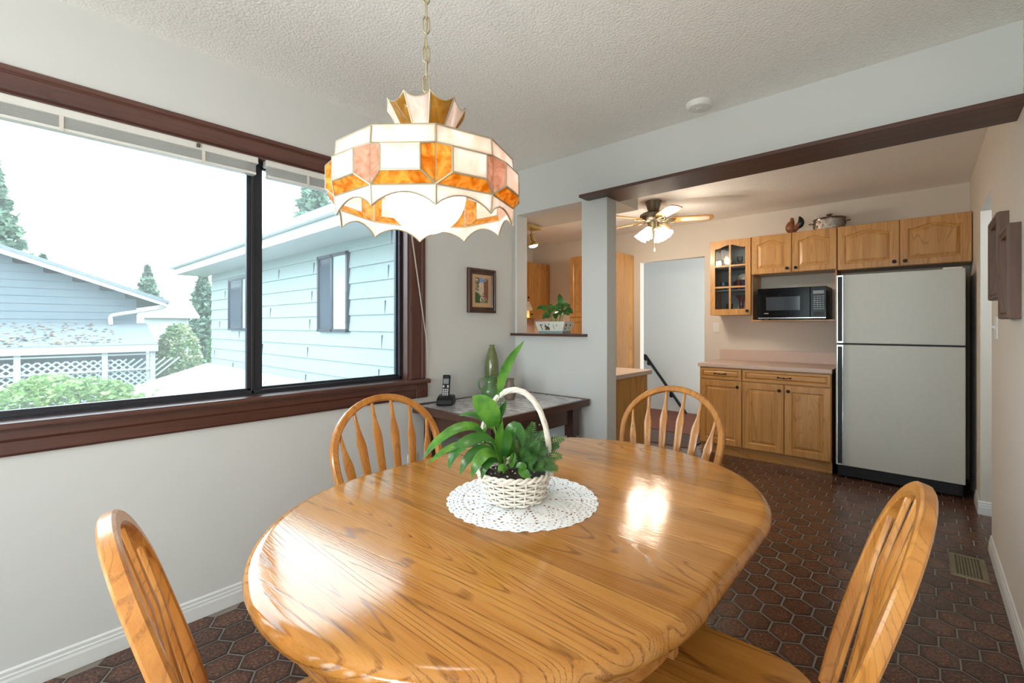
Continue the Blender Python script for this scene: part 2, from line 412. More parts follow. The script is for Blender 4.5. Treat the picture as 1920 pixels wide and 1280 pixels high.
def spline(pts, n):
    P = [Vector(p) for p in pts]; P = [P[0] * 2 - P[1]] + P + [P[-1] * 2 - P[-2]]; out = []
    m = len(P) - 3
    for i in range(n):
        u = i / (n - 1) * m; k = min(int(u), m - 1); t = u - k; a, b, c, d = P[k:k + 4]
        out.append(.5 * ((2 * b) + (c - a) * t + (2 * a - 5 * b + 4 * c - d) * t * t + (3 * b - a - 3 * c + d) * t ** 3))
    return out
# ------------------------------------------------------------------ the setting
XL, XR, YP, YPB, YK, ZC = -2.325, 0.288, 2.622, 2.74, 5.30, 2.44
YB = -2.70                                   # wall behind the camera
floor = struct(MB().box(-4.45, 1.45, YB - .1, YK + .1, -.12, -.0015).build('floor', 'grout'), 'brown hexagon tile floor with pale grout lines')
ceil = MB().box(XL - .12, 1.45, YB - .1, YP + .05, ZC, ZC + .1); ceil.box(-4.45, 1.45, YP + .05, 6.9, ZC, ZC + .1)
struct(ceil.build('ceiling', 'ceiling_texture'), 'pale textured stipple ceiling')
WY0, WY1, WZ0, WZ1 = -0.98, 1.645, .925, 2.065            # dining window opening
m = MB(); X0 = XL - .12
m.box(X0, XL, YB, -2.5, 0, ZC); m.box(X0, XL, -1.25, WY0, 0, ZC); m.box(X0, XL, -2.5, -1.25, 0, .15); m.box(X0, XL, -2.5, -1.25, 2.12, ZC); m.box(X0, XL, WY1, YPB, 0, ZC); m.box(X0, XL, WY0, WY1, 0, WZ0); m.box(X0, XL, WY0, WY1, WZ1, ZC)
wall_left = struct(m.build('wall_left', 'wall_paint'), 'white painted wall with the wide window')
m = MB()   # partition with serving hatch, column and header
HX0, HX1, HZ0, HZ1, CX1 = -2.31, -1.722, 1.188, 2.108, -1.528
m.box(XL - .01, HX0, YP, YPB, 0, ZC); m.box(HX0, HX1, YP, YPB, 0, HZ0); m.box(HX0, HX1, YP, YPB, HZ1, ZC)
m.box(HX1, CX1, YP, YPB, 0, ZC); m.box(CX1, XR, YP, YPB, 2.118, ZC)
struct(m.build('wall_partition', 'wall_paint'), 'white partition wall with a serving hatch and square column')
m = MB(); m.box(-4.45, XL - .01, YPB - .06, YPB, 0, ZC)
struct(m.build('wall_kitchen_front', 'kitchen_paint'))
m = MB(); m.box(-4.45, CX1 - .02, YPB, 3.095, 2.108, ZC)
struct(m.build('trim_1', 'kitchen_paint'), 'boxed bulkhead hanging below the kitchen ceiling')
DX0, DX1, DZ = -2.62, -1.836, 2.05
m = MB(); m.box(-4.45, DX0, YK, YK + .1, 0, ZC); m.box(DX1, 1.45, YK, YK + .1, 0, ZC); m.box(DX0, DX1, YK, YK + .1, DZ, ZC)
struct(m.build('wall_kitchen_back', 'kitchen_paint'), 'cream kitchen wall with the doorway to the stairs')
struct(MB().box(-4.45, -4.35, YPB, YK, 0, ZC).build('wall_kitchen_left', 'kitchen_paint'))
OY0, OY1, OZ = 3.70, 4.375, 2.03
m = MB(); m.box(XR, XR + .11, YB, OY0, 0, ZC); m.box(XR, XR + .11, OY1, YK, 0, ZC); m.box(XR, XR + .11, OY0, OY1, OZ, ZC)
struct(m.build('wall_right', 'kitchen_paint'), 'cream right wall with an opening to the hall')
m = MB(); m.box(XR + .11, 1.45, OY1, OY1 + .1, 0, ZC); m.box(XR + .11, 1.45, OY0 - .7, OY0 - .6, 0, ZC); m.box(1.35, 1.45, OY0 - .6, OY1, 0, 1.75); m.box(1.35, 1.45, OY0 - .6, OY1, 2.1, ZC)  # unseen gap in the outer hall wall, added to let skylight in
struct(m.build('wall_hall', 'wall_paint'), 'pale hall wall seen through the opening')
PX0, PX1, PZ = -2.22, -.5, 2.2                             # unseen patio door, added to let daylight in behind the camera
m = MB(); m.box(XL - .12, PX0, YB - .1, YB, 0, ZC); m.box(PX1, XR + .11, YB - .1, YB, 0, ZC); m.box(PX0, PX1, YB - .1, YB, PZ, ZC)
struct(m.build('wall_back', 'wall_paint'))
d2 = struct(bpy.data.objects.new('added_patio_door', None)); COL.objects.link(d2)
for x0, x1 in ((PX0, -1.36), (-1.37, PX1)):
    f = MB(); f.box(x0, x0 + .06, YB - .07, YB - .03, 0, PZ); f.box(x1 - .06, x1, YB - .07, YB - .03, 0, PZ); f.box(x0, x1, YB - .07, YB - .03, 0, .08); f.box(x0, x1, YB - .07, YB - .03, PZ - .06, PZ)
    f.build('frame', 'white_trim', d2); MB().box(x0 + .06, x1 - .06, YB - .052, YB - .048, .08, PZ - .06).build('pane', 'cabinet_glass', d2)
w2 = struct(bpy.data.objects.new('added_side_window', None)); COL.objects.link(w2); f = MB()  # unseen side window added to bring in more daylight
for y0, y1, z0, z1 in ((-2.5, -2.44, .15, 2.12), (-1.31, -1.25, .15, 2.12), (-2.44, -1.31, .15, .21), (-2.44, -1.31, 2.06, 2.12)): f.box(XL - .08, XL - .03, y0, y1, z0, z1)
f.build('frame', 'white_trim', w2); MB().box(XL - .056, XL - .052, -2.44, -1.31, .21, 2.06).build('pane', 'cabinet_glass', w2)
# stair landing beyond the doorway
struct(MB().box(-3.9, -1.2, YK + .1, 6.62, -.12, .0).build('floor_landing', 'red_floor'), 'red-brown wooden landing beyond the doorway')
struct(MB().box(DX0, DX1, YK, YK + .1, -.1, .004).build('trim_2', 'red_floor'))
m = MB(); m.box(-3.9, 1.45, 6.62, 6.72, -.9, ZC); m.box(-4.0, -3.9, YK + .1, 6.72, 0, ZC)  # right end left open out of view so skylight brightens the stairwell
struct(m.build('wall_stairwell', 'wall_paint'), 'grey stairwell wall behind the doorway')
struct(MB().box(-1.2, 1.45, YK + .1, 6.62, -1.0, -.9).build('floor_stairwell', 'red_floor'))

# floor tiles -------------------------------------------------------------------------------
TX, TY, HWX, SY, PYT = .1163, .1155, .0582, .0385, .0768
def hexa(k, gx=0.): return [(0, -PYT * k), (HWX * k, -SY * k), (HWX * k, SY * k), (0, PYT * k), (-HWX * k, SY * k), (-HWX * k, -SY * k)]
def tile_geo(cx, cy, clip=True):
    rings = [[(x, y, -.003) for x, y in hexa(.955)], [(x, y, -.0006) for x, y in hexa(.95)], [(x, y, 0) for x, y in hexa(.925)], [(x, y, .0002) for x, y in hexa(.6)]]
    out = []
    for r in rings:
        rr = []
        for x, y, z in r:
            X, Y = cx + x, cy + y
            if clip: X = min(max(X, XL + .002 if cy < YP else -4.34), XR - .002 if not OY0 < cy < OY1 else 1.3); Y = min(max(Y, YB + .02), YK - .002)
            rr.append((X, Y, z))
        out.append(rr)
    return out
def inner_attr(me, n):
    a = me.attributes.new('inner', 'FLOAT', 'POINT'); a.data.foreach_set('value', [0., .0, .12, 1.] * 0 + [(0., 0., .12, 1.)[(i % 24) // 6] for i in range(n)])
cand = []
Fw, Rt = Vector((-sin(R(42)), cos(R(42)))), Vector((cos(R(42)), sin(R(42))))
def seen_pix(x, y, z):
    f = Fw.x * x + Fw.y * y; r = Rt.x * x + Rt.y * y
    if f < .2: return None
    return 960 + 855 * r / f, 611 + 855 * (CAM_H - z) / f, f
row0 = int((YB - 2.035) / TY)
for j in range(row0, int((YK - 2.035) / TY) + 1):
    y = 2.035 + j * TY
    for i in range(-42, 18):
        x = -.476 + i * TX + (TX / 2 if j % 2 else 0)
        lo = XL if y < YP else -4.34; hi = 1.3 if OY0 - .1 < y < OY1 else XR
        if x < lo + .01 or x > hi - .005 or y < YB + .05 or y > YK - .03: continue
        p = seen_pix(x, y, 0); sc = 0
        if p and -20 < p[0] < 1940 and p[1] < 1300:
            # is the table top in the way?
            k = (CAM_H - .75) / CAM_H; tx, ty = x * k + .868, y * k - 1.085
            d = math.hypot(tx, max(abs(ty) - .215, 0))
            hid = d < .55 or (y > YPB and x < -1.75 and x > -4.2 and y < 3.6) or (y > 4.73 and x > -1.66 and x < XR) or (y < YP and x < -1.7 and y > 1.8)
            sc = 1 / p[2] ** 3 if not hid else 0
        edge = x < lo + HWX or x > hi - HWX or y > YK - PYT
        cand.append((sc, x, y, edge))
cand.sort(key=lambda c: -c[0])
proto = None; single = 0; field = MB()
for sc, x, y, edge in cand:
    if sc > 0 and single < 300:
        if proto is None or edge:
            mb = MB(); mb.rings(tile_geo(x, y) if edge else tile_geo(0, 0, False), cap1=True)
            if edge: mb.v = [(a - x, b - y, c) for a, b, c in mb.v]
            o = mb.build('floor_tile', 'tile_single', floor); inner_attr(o.data, len(o.data.vertices))
            o.location = (x, y, 0)
            if not edge: proto = o
        else: inst(proto, floor, (x, y, 0))
        single += 1
    else: field.rings(tile_geo(x, y), cap1=True)
o = field.build('floor_tile_field', 'tile_field', floor); inner_attr(o.data, len(o.data.vertices)); o['kind'] = 'stuff'

# baseboards --------------------------------------------------------------------------------
def baseprof(): return [(0, 0), (.014, 0), (.014, .012), (.012, .05), (.009, .058), (.009, .066), (.006, .07), (.006, .082), (0, .088)]
m = MB(); m.prism([(XL + a, b) for a, b in baseprof()], YB, YP, 'XZ')
struct(m.build('baseboard_left', 'white_trim'), 'white moulded baseboard along the window wall')
m = MB(); m.prism([(XR - a, b) for a, b in baseprof()], YB, OY0 + .002, 'XZ'); m.prism([(XR - a, b) for a, b in baseprof()], OY1, 4.66, 'XZ')
struct(m.build('baseboard_right', 'white_trim'), 'white moulded baseboard along the right wall')
m = MB(); m.prism([(OY1 - a, b) for a, b in baseprof()], XR - .012, 1.35, 'YZ')
struct(m.build('baseboard_hall', 'white_trim'), 'white moulded baseboard in the hall')
m = MB(); m.prism([(YP - a, b) for a, b in baseprof()], XL, CX1, 'YZ')
struct(m.build('baseboard_partition', 'white_trim'))

# dark wooden board under the header ---------------------------------------------------------
m = MB(); m.prism([(-1.665, 2.622), (-1.675, 2.606), (-1.672, 2.511), (XR - .001, 2.511), (XR - .001, 2.775), (CX1, 2.775), (CX1, YPB), (CX1 + .001, YPB), (CX1 + .001, 2.622)], 2.10, 2.118, 'XY')
struct(m.build('trim_3', 'dark_trim_x', bevel=.003), 'dark brown wooden board capping the kitchen header')
# hatch sill
m = MB(); m.prism([(XL + .001, YP), (XL + .001, 2.56), (-1.675, 2.56), (-1.675, YP), (HX1 - .001, YP), (HX1 - .001, YPB + .03), (HX0 + .001, YPB + .03), (HX0 + .001, YP)], 1.188, 1.206, 'XY')
struct(m.build('trim_4', 'dark_trim_x', bevel=.003), 'dark brown wooden sill of the serving hatch')

# window -------------------------------------------------------------------------------------
win = struct(bpy.data.objects.new('window_1', None), 'wide sliding window with dark bronze frame and dark wood casing'); COL.objects.link(win); win.location = (XL, WY1, WZ0)
def wpart(mb, name, mat, **k):
    mb.v = [(a - XL, b - WY1, c - WZ0) for a, b, c in mb.v]; return mb.build(name, mat, win, **k)
FX0, FX1 = -2.435, -2.385
m = MB(); m.box(FX0, FX1, WY0, WY1, WZ0, WZ0 + .028); m.box(FX0, FX1, WY0, WY1, WZ1 - .028, WZ1); m.box(FX0, FX1, WY1 - .028, WY1, WZ0, WZ1); m.box(FX0, FX1, WY0, WY0 + .028, WZ0, WZ1)
m.box(FX1, FX1 + .012, WY0, WY1, WZ0, WZ0 + .012); m.box(FX1, FX1 + .012, WY1 - .012, WY1, WZ0, WZ1)
wpart(m, 'window_frame', 'bronze_frame', bevel=.003)
m = MB(); m.box(-2.43, -2.395, .775, .835, WZ0, WZ1); m.box(-2.40, -2.385, .785, .80, WZ0, WZ1)
wpart(m, 'mullion', 'bronze_frame', bevel=.003)
for y0, y1, xx in ((WY0 + .02, .785, -2.40), (.825, WY1 - .02, -2.42)):
    m = MB(); s = .018
    m.box(xx - .012, xx + .012, y0, y1, WZ0 + .02, WZ0 + .02 + s); m.box(xx - .012, xx + .012, y0, y1, WZ1 - .02 - s, WZ1 - .02); m.box(xx - .012, xx + .012, y0, y0 + s, WZ0 + .02, WZ1 - .02); m.box(xx - .012, xx + .012, y1 - s, y1, WZ0 + .02, WZ1 - .02)
    wpart(m, 'sash', 'bronze_frame', bevel=.002)
    m = MB(); m.box(xx - .002, xx + .002, y0 + s, y1 - s, WZ0 + .02 + s, WZ1 - .02 - s); wpart(m, 'pane', 'window_glass')
CYR = 1.755
def casing_prof(): return [(0, 0), (.016, 0), (.02, .012), (.02, .07), (.016, .078), (.022, .086), (.022, .108), (0, .11)]
m = MB(); m.prism([(XL + a, WY1 + b) for a, b in casing_prof()], .935, WZ1 + .085, 'XY'); wpart(m, 'side_casing', 'dark_trim_z', bevel=.002)
m = MB(); m.prism([(XL + a, WZ1 - .003 + b * .78) for a, b in casing_prof()], WY0 - .1, CYR - .0, 'XZ'); wpart(m, 'head_casing', 'dark_trim_y', bevel=.002)
m = MB(); m.prism([(XL - .065, WZ0 - .02), (XL + .042, WZ0 - .02), (XL + .05, WZ0 - .012), (XL + .05, WZ0 + .0), (XL + .042, WZ0 + .008), (XL - .065, WZ0 + .008)], WY0 - .12, CYR + .018, 'XZ'); wpart(m, 'stool', 'dark_trim_y', bevel=.002)
m = MB(); m.prism([(XL, .815), (XL + .014, .815), (XL + .02, .825), (XL + .02, .865), (XL + .026, .875), (XL + .026, .905), (XL, .905)], WY0 - .1, CYR + .008, 'XZ'); wpart(m, 'apron', 'dark_trim_y', bevel=.002)
m = MB(); m.box(XL + .018, XL + .03, CYR - .075, CYR + .01, .818, .9); wpart(m, 'corner_block', 'dark_trim_z', bevel=.003)
m = MB(); m.lathe([(.03, 0), (.028, .004), (.022, .002), (.012, .005)], n=20); m.v = [(XL + .03 + z, CYR - .033 + x, .86 + y) for x, y, z in m.v]; wpart(m, 'rosette', 'dark_trim_z', smooth=40)
m = MB(); m.box(XL - .065, XL, WY1 - .012, WY1, WZ0 + .008, WZ1); wpart(m, 'jamb_lining', 'dark_trim_z')
m = MB(); m.box(XL - .065, XL, WY0, WY1, WZ1 - .01, WZ1); wpart(m, 'head_lining', 'dark_trim_y')

def blind(y0, y1, label):
    b = thing('window_blind', label, 'blind', (XL - .03, (y0 + y1) / 2, 2.055), 0, 'raised blinds in the dining window')
    L = (y1 - y0) / 2
    m = MB(); m.box(-.024, .02, -L, L, -.03, 0); m.box(.02, .026, -L, L, -.03, -.025); m.box(.02, .024, -L, L, -.004, 0); m.build('headrail', 'white_plastic', b, bevel=.002)
    m = MB(); m.prism([(-.022, 0), (0, .0018), (.022, 0), (.022, .0008), (0, .0026), (-.022, .0008)], -L + .01, L - .01, 'XZ'); s0 = m.build('slat', 'white_plastic', b); s0.location = (0, 0, -.038)
    for k in range(1, 8): inst(s0, b, (random.uniform(-.001, .001), 0, -.038 - k * .0042))
    m = MB(); m.box(-.02, .02, -L + .008, L - .008, -.082, -.07); m.build('bottom_rail', 'white_plastic', b, bevel=.003)
    n = 4 if L > .6 else 2; t = MB(); t.box(.0215, .0235, -.006, .006, -.084, -.028); t0 = None
    for k in range(n):
        y = -L + (k + .5) * 2 * L / n
        if t0 is None: t0 = t.build('ladder_tape', 'cord_white', b); t0.location = (0, y, 0)
        else: inst(t0, b, (0, y, 0))
    m = MB(); m.box(.02, .034, L * .72, L * .72 + .012, -.02, -.006); m.build('bracket', 'pewter', b)
    return b
blind(WY0 + .01, .80, 'white slatted blind raised at the top of the longer left window pane')
bR = blind(.835, WY1 - .01, 'white slatted blind raised above the right window pane beside the casing')
m = MB()
for dx in (0, .006): m.tube(spline([(XL + .0, 1.628 + dx, 2.03), (XL + .03, 1.655 + dx, 1.72), (XL + .034, 1.70 + dx * .6, 1.45), (XL + .034, 1.755 + dx * .2, 1.12), (XL + .012, 1.772, .96)], 30), .0016, 6)
tag(m.build('blind_cord', 'cord_white', None, smooth=60), 'thin pale blind cord hanging down the dark right casing', 'cord')

# wall fittings ------------------------------------------------------------------------------
def plate(name, label, cat, loc, rot, toggles, sx=.07, sz=.115):
    t = thing(name, label, cat, loc); t.rotation_euler = rot
    MB().box(-sx / 2, sx / 2, -.006, 0, -sz / 2, sz / 2).build('cover_plate', 'white_plastic', t, bevel=.002)
    if toggles == 'rocker': MB().box(-.017, .017, -.010, -.005, -.034, .034).build('rocker', 'white_trim', t, bevel=.002)
    elif toggles == 'toggle': MB().prism([(-.006, -.008), (-.02, .006), (-.018, .012), (-.006, .008)], -.006, .006, 'YZ').build('toggle', 'white_trim', t)
    else:
        for z in (-.022, .022):
            m = MB(); m.lathe([(.016, 0), (.016, .003)], n=16); m.v = [(x, -.006 - c, z + b) for x, b, c in m.v]; m.build('socket', 'white_trim', t)
    return t
plate('light_switch', 'white light switch under the glass-doored wall cabinet', 'switch', (-1.709, YK, 1.243), (0, 0, 0), 'rocker', .068, .107)
plate('light_switch', 'white light switch on the right wall below the wooden frames', 'switch', (XR, 3.46, 1.25), (0, 0, R(-90)), 'toggle', .115, .115)
plate('wall_outlet', 'white power outlet low on the wall behind the chair by the window', 'outlet', (XL, 1.668, .42), (0, 0, R(90)), 'outlet')
t = thing('smoke_detector', 'round white smoke detector on the dining ceiling', 'smoke detector', (-.88, 2.46, ZC))
MB().lathe([(.045, -.03), (.056, -.026), (.064, -.012), (.066, -.006), (.066, 0)], n=32).build('detector_body', 'white_plastic', t, smooth=30)
MB().lathe([(.016, -.033), (.018, -.03), (.018, -.028)], n=20).build('test_button', 'white_trim', t, smooth=30)
# floor register
t = thing('floor_register', 'bronze metal floor vent set in the tiles by the right wall', 'vent', (.177, 3.365, 0), 0)
m = MB(); X, Y = .072, .152
m.rings([[(-X, -Y, 0), (X, -Y, 0), (X, Y, 0), (-X, Y, 0)], [(-X + .004, -Y + .004, .005), (X - .004, -Y + .004, .005), (X - .004, Y - .004, .005), (-X + .004, Y - .004, .005)], [(-.048, -.125, .005), (.048, -.125, .005), (.048, .125, .005), (-.048, .125, .005)], [(-.048, -.125, -.002), (.048, -.125, -.002), (.048, .125, -.002), (-.048, .125, -.002)]])
m.build('register_frame', 'vent_metal', t)
MB().box(-.05, .05, -.127, .127, -.001, .0005).build('duct_mouth', 'grille_dark', t)
g = MB().box(-.0025, .0025, -.125, .125, .0008, .0045).build('grille_bar', 'vent_metal', t); g.location = (-.036, 0, 0)
for k in range(1, 7): inst(g, t, (-.036 + k * .012, 0, 0))
c = MB().box(-.048, .048, -.0022, .0022, .0008, .004).build('cross_bar', 'vent_metal', t); c.location = (0, -.104, 0)
for k in range(1, 14): inst(c, t, (0, -.104 + k * .016, 0))
# ------------------------------------------------------------------ dining table
TCX, TCY, TR, THL, TZ, TT = -.868, 1.085, .573, .2125, .75, .046
table = thing('dining_table', 'large oval oak dining table with bullnose edge and leaf seams', 'table', (TCX, TCY, 0))
EDGE = [(.030, TZ - TT), (.012, TZ - TT + .003), (.003, TZ - TT + .011), (0, TZ - TT + .022), (.003, TZ - .013), (.011, TZ - .004), (.022, TZ - .0008), (.030, TZ)]
def half_top(sg):
    m = MB(); n = 49; rings = []
    for ins, z in EDGE:
        rings.append([((TR - ins) * cos(pi * k / (n - 1)), sg * (THL + .0006 + (TR - ins) * sin(pi * k / (n - 1))), z) for k in range(n)])
    vs = [p for r in rings for p in r]; fs = []
    for i in range(len(rings) - 1):
        for k in range(n - 1): fs.append((i * n + k, i * n + k + 1, (i + 1) * n + k + 1, (i + 1) * n + k))
    fs.append(tuple(range(n))); last = (len(rings) - 1) * n; fs.append(tuple(last + k for k in range(n)))
    fs.append(tuple([i * n for i in range(len(rings))] + [i * n + n - 1 for i in range(len(rings) - 1, -1, -1)]))
    m.add(vs, fs)
    return m.build('table_top_end', 'oak_table', table, smooth=35)
half_top(1); half_top(-1)
poly = [(TR - i, z) for i, z in EDGE] + [(-TR + i, z) for i, z in reversed(EDGE)]
MB().prism(poly, -THL, THL, 'XZ').build('table_leaf', 'oak_table', table, smooth=35)
def apron_half(sg):
    m = MB(); n = 33
    def arc(r, z): return [(r * cos(pi * k / (n - 1)), sg * (THL + r * sin(pi * k / (n - 1))), z) for k in range(n)]
    ro, ri = TR - .075, TR - .095
    rr = [arc(ri, .62), arc(ri, .704), arc(ro, .704), arc(ro, .634), arc(ro + .006, .630), arc(ro + .006, .622), arc(ro, .62)]
    vs = [p for r in rr for p in r]; fs = []
    L = len(rr)
    for i in range(L):
        j = (i + 1) % L
        for k in range(n - 1): fs.append((i * n + k, i * n + k + 1, j * n + k + 1, j * n + k))
    fs.append(tuple(i * n for i in range(L))); fs.append(tuple(i * n + n - 1 for i in range(L - 1, -1, -1)))
    m.add(vs, fs); return m.build('apron', 'oak_leafless', table, smooth=35)
apron_half(1); apron_half(-1)
for sx in (-1, 1):
    x0 = sx * (TR - .095); x1 = sx * (TR - .075)
    MB().box(min(x0, x1), max(x0, x1), -THL + .004, THL - .004, .62, .704).build('leaf_apron', 'oak_leafless', table, bevel=.002)
    for sy in (-1, 1):
        xa = sx * (TR - .072)
        MB().box(min(xa, xa + sx * .016), max(xa, xa + sx * .016), sy * (THL + .012) - .012, sy * (THL + .012) + .012, .625, .70).build('alignment_block', 'oak_leafless', table, bevel=.002)
for sy in (-.17, .17):
    MB().lathe([(.05, .12), (.075, .14), (.085, .2), (.06, .26), (.045, .30), (.07, .38), (.08, .45), (.06, .55), (.075, .60), (.09, .66), (.09, .70)], (0, sy, 0), 28).build('pedestal', 'oak_chair', table, smooth=40)
    for sx in (-1, 1):
        pts = spline([(sx * .05, sy, .2), (sx * .16, sy * 1.2, .17), (sx * .17, sy * 1.2, .09), (sx * .195, sy * 1.25, .035)], 10)
        MB().tube(pts, [.04, .038, .036, .034, .032, .03, .03, .03, .032, .034], 10, up=(0, 1, 0)).build('foot', 'oak_chair', table, smooth=50)
MB().box(-.3, .3, -.34, .34, .69, .704).build('slide_rail', 'oak_leafless', table)

# ------------------------------------------------------------------ dining chairs
SEAT = .45; LEAN = .309
def back_pt(x, z):
    u = min(1, max(0, (.75 - z) / .3)); cv = .016 + .04 * u; wd = .26 - .075 * u      # spindles stand on a curve round the back of the seat
    return Vector((x, -.185 - (z - SEAT) * LEAN - cv * max(0, 1 - (abs(x) / wd) ** 2), z))
def bow_path(n=41):
    pts = []
    zc, a, b = .763, .239, .198
    low = [(.165 + .074 * sin(q * pi / 2), .455 + .308 * q) for q in (0, .18, .36, .54, .72, .88)]
    left = [(-x, z) for x, z in low]
    arc = [(-a * cos(pi * k / 22), zc + b * sin(pi * k / 22)) for k in range(23)]
    return left + arc + [(x, z) for x, z in reversed(low)]
def make_chair(label):
    c = thing('dining_chair', label, 'chair', (0, 0, 0), 0, 'bow-back oak dining chairs around the table')
    # seat
    n = 40; out = []
    for k in range(n):
        a = 2 * pi * k / n; ca, sa = cos(a), sin(a)
        wx = .215 + .015 * sa; e = 2 / 4.2
        out.append((wx * abs(ca) ** e * (1 if ca > 0 else -1), .205 * abs(sa) ** e * (1 if sa > 0 else -1) + .005))
    m = MB(); sc = lambda k, z, dz=0: [(x * k, y * k, z + dz * (1 - abs(x) * 3)) for x, y in out]
    m.rings([sc(.90, SEAT - .036), sc(.97, SEAT - .028), sc(1, SEAT - .016), sc(1, SEAT - .008), sc(.97, SEAT), sc(.85, SEAT - .003), sc(.6, SEAT - .010), sc(.3, SEAT - .012)], True, True)
    m.build('seat', 'oak_seat', c, smooth=50)
    # legs (turned, splayed)
    prof = [(0, .013), (.1, .016), (.3, .021), (.45, .017), (.5, .022), (.55, .017), (.7, .02), (.9, .016), (1, .013)]
    for sx in (-1, 1):
        for sy in (-1, 1):
            top = Vector((sx * .14, sy * .13, SEAT - .03)); bot = Vector((sx * .205, sy * .19, 0))
            pts = [top.lerp(bot, t) for t, _ in prof]
            MB().tube(pts, [r for _, r in prof], 12).build('leg', 'oak_chair', c, smooth=50)
    for sx in (-1, 1):
        MB().tube([(sx * .172, -.16, .2), (sx * .172, 0, .2), (sx * .172, .16, .2)], [.010, .015, .010], 10).build('side_stretcher', 'oak_seat', c, smooth=50)
    MB().tube([(-.172, 0, .2), (0, 0, .2), (.172, 0, .2)], [.010, .015, .010], 10).build('cross_stretcher', 'oak_leafless', c, smooth=50)
    # bow
    bp = bow_path(); P = [back_pt(x, z) for x, z in bp]
    sec = [(-.0135, -.008), (-.009, -.0118), (.009, -.0118), (.0135, -.008), (.0135, .008), (.009, .0118), (-.009, .0118), (-.0135, .008)]
    MB().tube(P, 1.0, sec=sec, up=(0, -cos(R(17.5)), -sin(R(17.5)))).build('bow', 'oak_chair', c, smooth=35)
    # arrow spindles
    for xb, xt in ((-.135, -.205), (-.082, -.130), (-.028, -.045), (.028, .045), (.082, .130), (.135, .205)):
        zt = .763 + .198 * sqrt(max(0, 1 - (xt / .239) ** 2)) - .010
        Ls = zt - SEAT; nk = min(.125, .42 * Ls)                     # thin neck below the bow, then the arrow shoulder
        pr = [(0, .0115, .007), (.25, .0135, .007), (1 - nk * 1.12 / Ls, .0182, .0065), (1 - nk / Ls, .0188, .006), (1 - nk * .86 / Ls, .0165, .006), (1 - nk * .55 / Ls, .0085, .006), (1 - nk * .3 / Ls, .0066, .006), (1, .006, .006)]
        vs = []; fs = []; K = 8
        for t, hw, ht in pr:
            x = xb + (xt - xb) * t; z = SEAT - .012 + (zt - SEAT + .012) * t; q = back_pt(x, z)
            for k in range(K):
                a = 2 * pi * (k + .5) / K; e = .6
                ux = hw * abs(cos(a)) ** e * (1 if cos(a) > 0 else -1); uy = ht * abs(sin(a)) ** e * (1 if sin(a) > 0 else -1)
                vs.append((q.x + ux, q.y + uy, q.z))
        for i in range(len(pr) - 1):
            for k in range(K): fs.append((i * K + k, i * K + (k + 1) % K, (i + 1) * K + (k + 1) % K, (i + 1) * K + k))
        fs.append(tuple(range(K - 1, -1, -1))); fs.append(tuple((len(pr) - 1) * K + k for k in range(K)))
        MB().add(vs, fs).build('spindle', 'oak_chair', c, smooth=40)
    return c
chair0 = make_chair('oak bow-back chair with arrow spindles between table and window wall')
chair0.location = (-1.327, 1.05, 0); chair0.rotation_euler = (0, 0, R(-90))
for loc, rz, lab in (((-.895, 1.775, 0), 176, 'oak bow-back chair at the far end of the table facing the camera near the kitchen'),
                     ((-.848, .457, 0), -6.5, 'oak chair at the near end of the table, its bow seen edge-on at lower left'),
                     ((-.3535, 1.06, 0), 93.4, 'oak chair in the right foreground with its seat tucked under the table edge')):
    c = copy_tree(chair0); c.location = loc; c.rotation_euler = (0, 0, R(rz)); c['label'] = lab

# ------------------------------------------------------------------ tiled corner table
SX0, SX1, SY0, SY1, SZ = XL + .004, -1.645, 1.665, 2.60, .775
st = thing('side_table', 'dark wood corner table inlaid with grey slate tiles', 'table', ((SX0 + SX1) / 2, (SY0 + SY1) / 2, 0))
hx, hy = (SX1 - SX0) / 2, (SY1 - SY0) / 2
m = MB(); b = .022
for x0, x1, y0, y1 in ((-hx, -hx + b, -hy, hy), (hx - b, hx, -hy, hy), (-hx + b, hx - b, -hy, -hy + b), (-hx + b, hx - b, hy - b, hy)): m.box(x0, x1, y0, y1, SZ - .045, SZ)
m.build('table_rim', 'walnut_y', st, bevel=.003)
MB().box(-hx + b, hx - b, -hy + b, hy - b, SZ - .035, SZ - .012).build('table_bed', 'walnut_y', st)
nx, ny, g = 2, 3, .007
tw, tl = (2 * hx - 2 * b - g * (nx + 1)) / nx, (2 * hy - 2 * b - g * (ny + 1)) / ny
t0 = None
for i in range(nx):
    for j in range(ny):
        p = (-hx + b + g + tw / 2 + i * (tw + g), -hy + b + g + tl / 2 + j * (tl + g), 0)
        if t0 is None: t0 = MB().box(-tw / 2, tw / 2, -tl / 2, tl / 2, SZ - .012, SZ - .0015).build('slate_tile', 'slate', st, bevel=.002); t0.location = p
        else: inst(t0, st, p)
m = MB(); a = .075
m.box(hx - a - .02, hx - a, -hy + .15, hy - .15, SZ - .155, SZ - .045); m.box(-hx + a, -hx + a + .02, -hy + .1, hy - .1, SZ - .155, SZ - .045)
m.box(-hx + a, hx - a, -hy + a, -hy + a + .02, SZ - .155, SZ - .045); m.box(-hx + a, hx - a, hy - a - .02, hy - a, SZ - .155, SZ - .045)
m.build('apron', 'walnut_y', st)
d = MB().box(hx - a - .002, hx - a + .014, -hy + .17, hy - .19, SZ - .142, SZ - .058).build('drawer', 'walnut_y', st, bevel=.004)
m = MB(); m.lathe([(.005, 0), (.005, .012), (.010, .017), (.011, .024), (.006, .029)], n=16); m.v = [(hx - a + .014 + z, x - .02, SZ - .1 + y) for x, y, z in m.v]; m.build('drawer_knob', 'chrome', d, smooth=40)
leg = MB().box(-.035, .035, -.035, .035, .535, SZ - .045)
leg.lathe([(.022, 0), (.026, .02), (.02, .05), (.024, .12), (.032, .26), (.035, .34), (.03, .40), (.022, .44), (.034, .455), (.034, .475), (.024, .485), (.034, .505), (.034, .525), (.03, .536)], n=24)
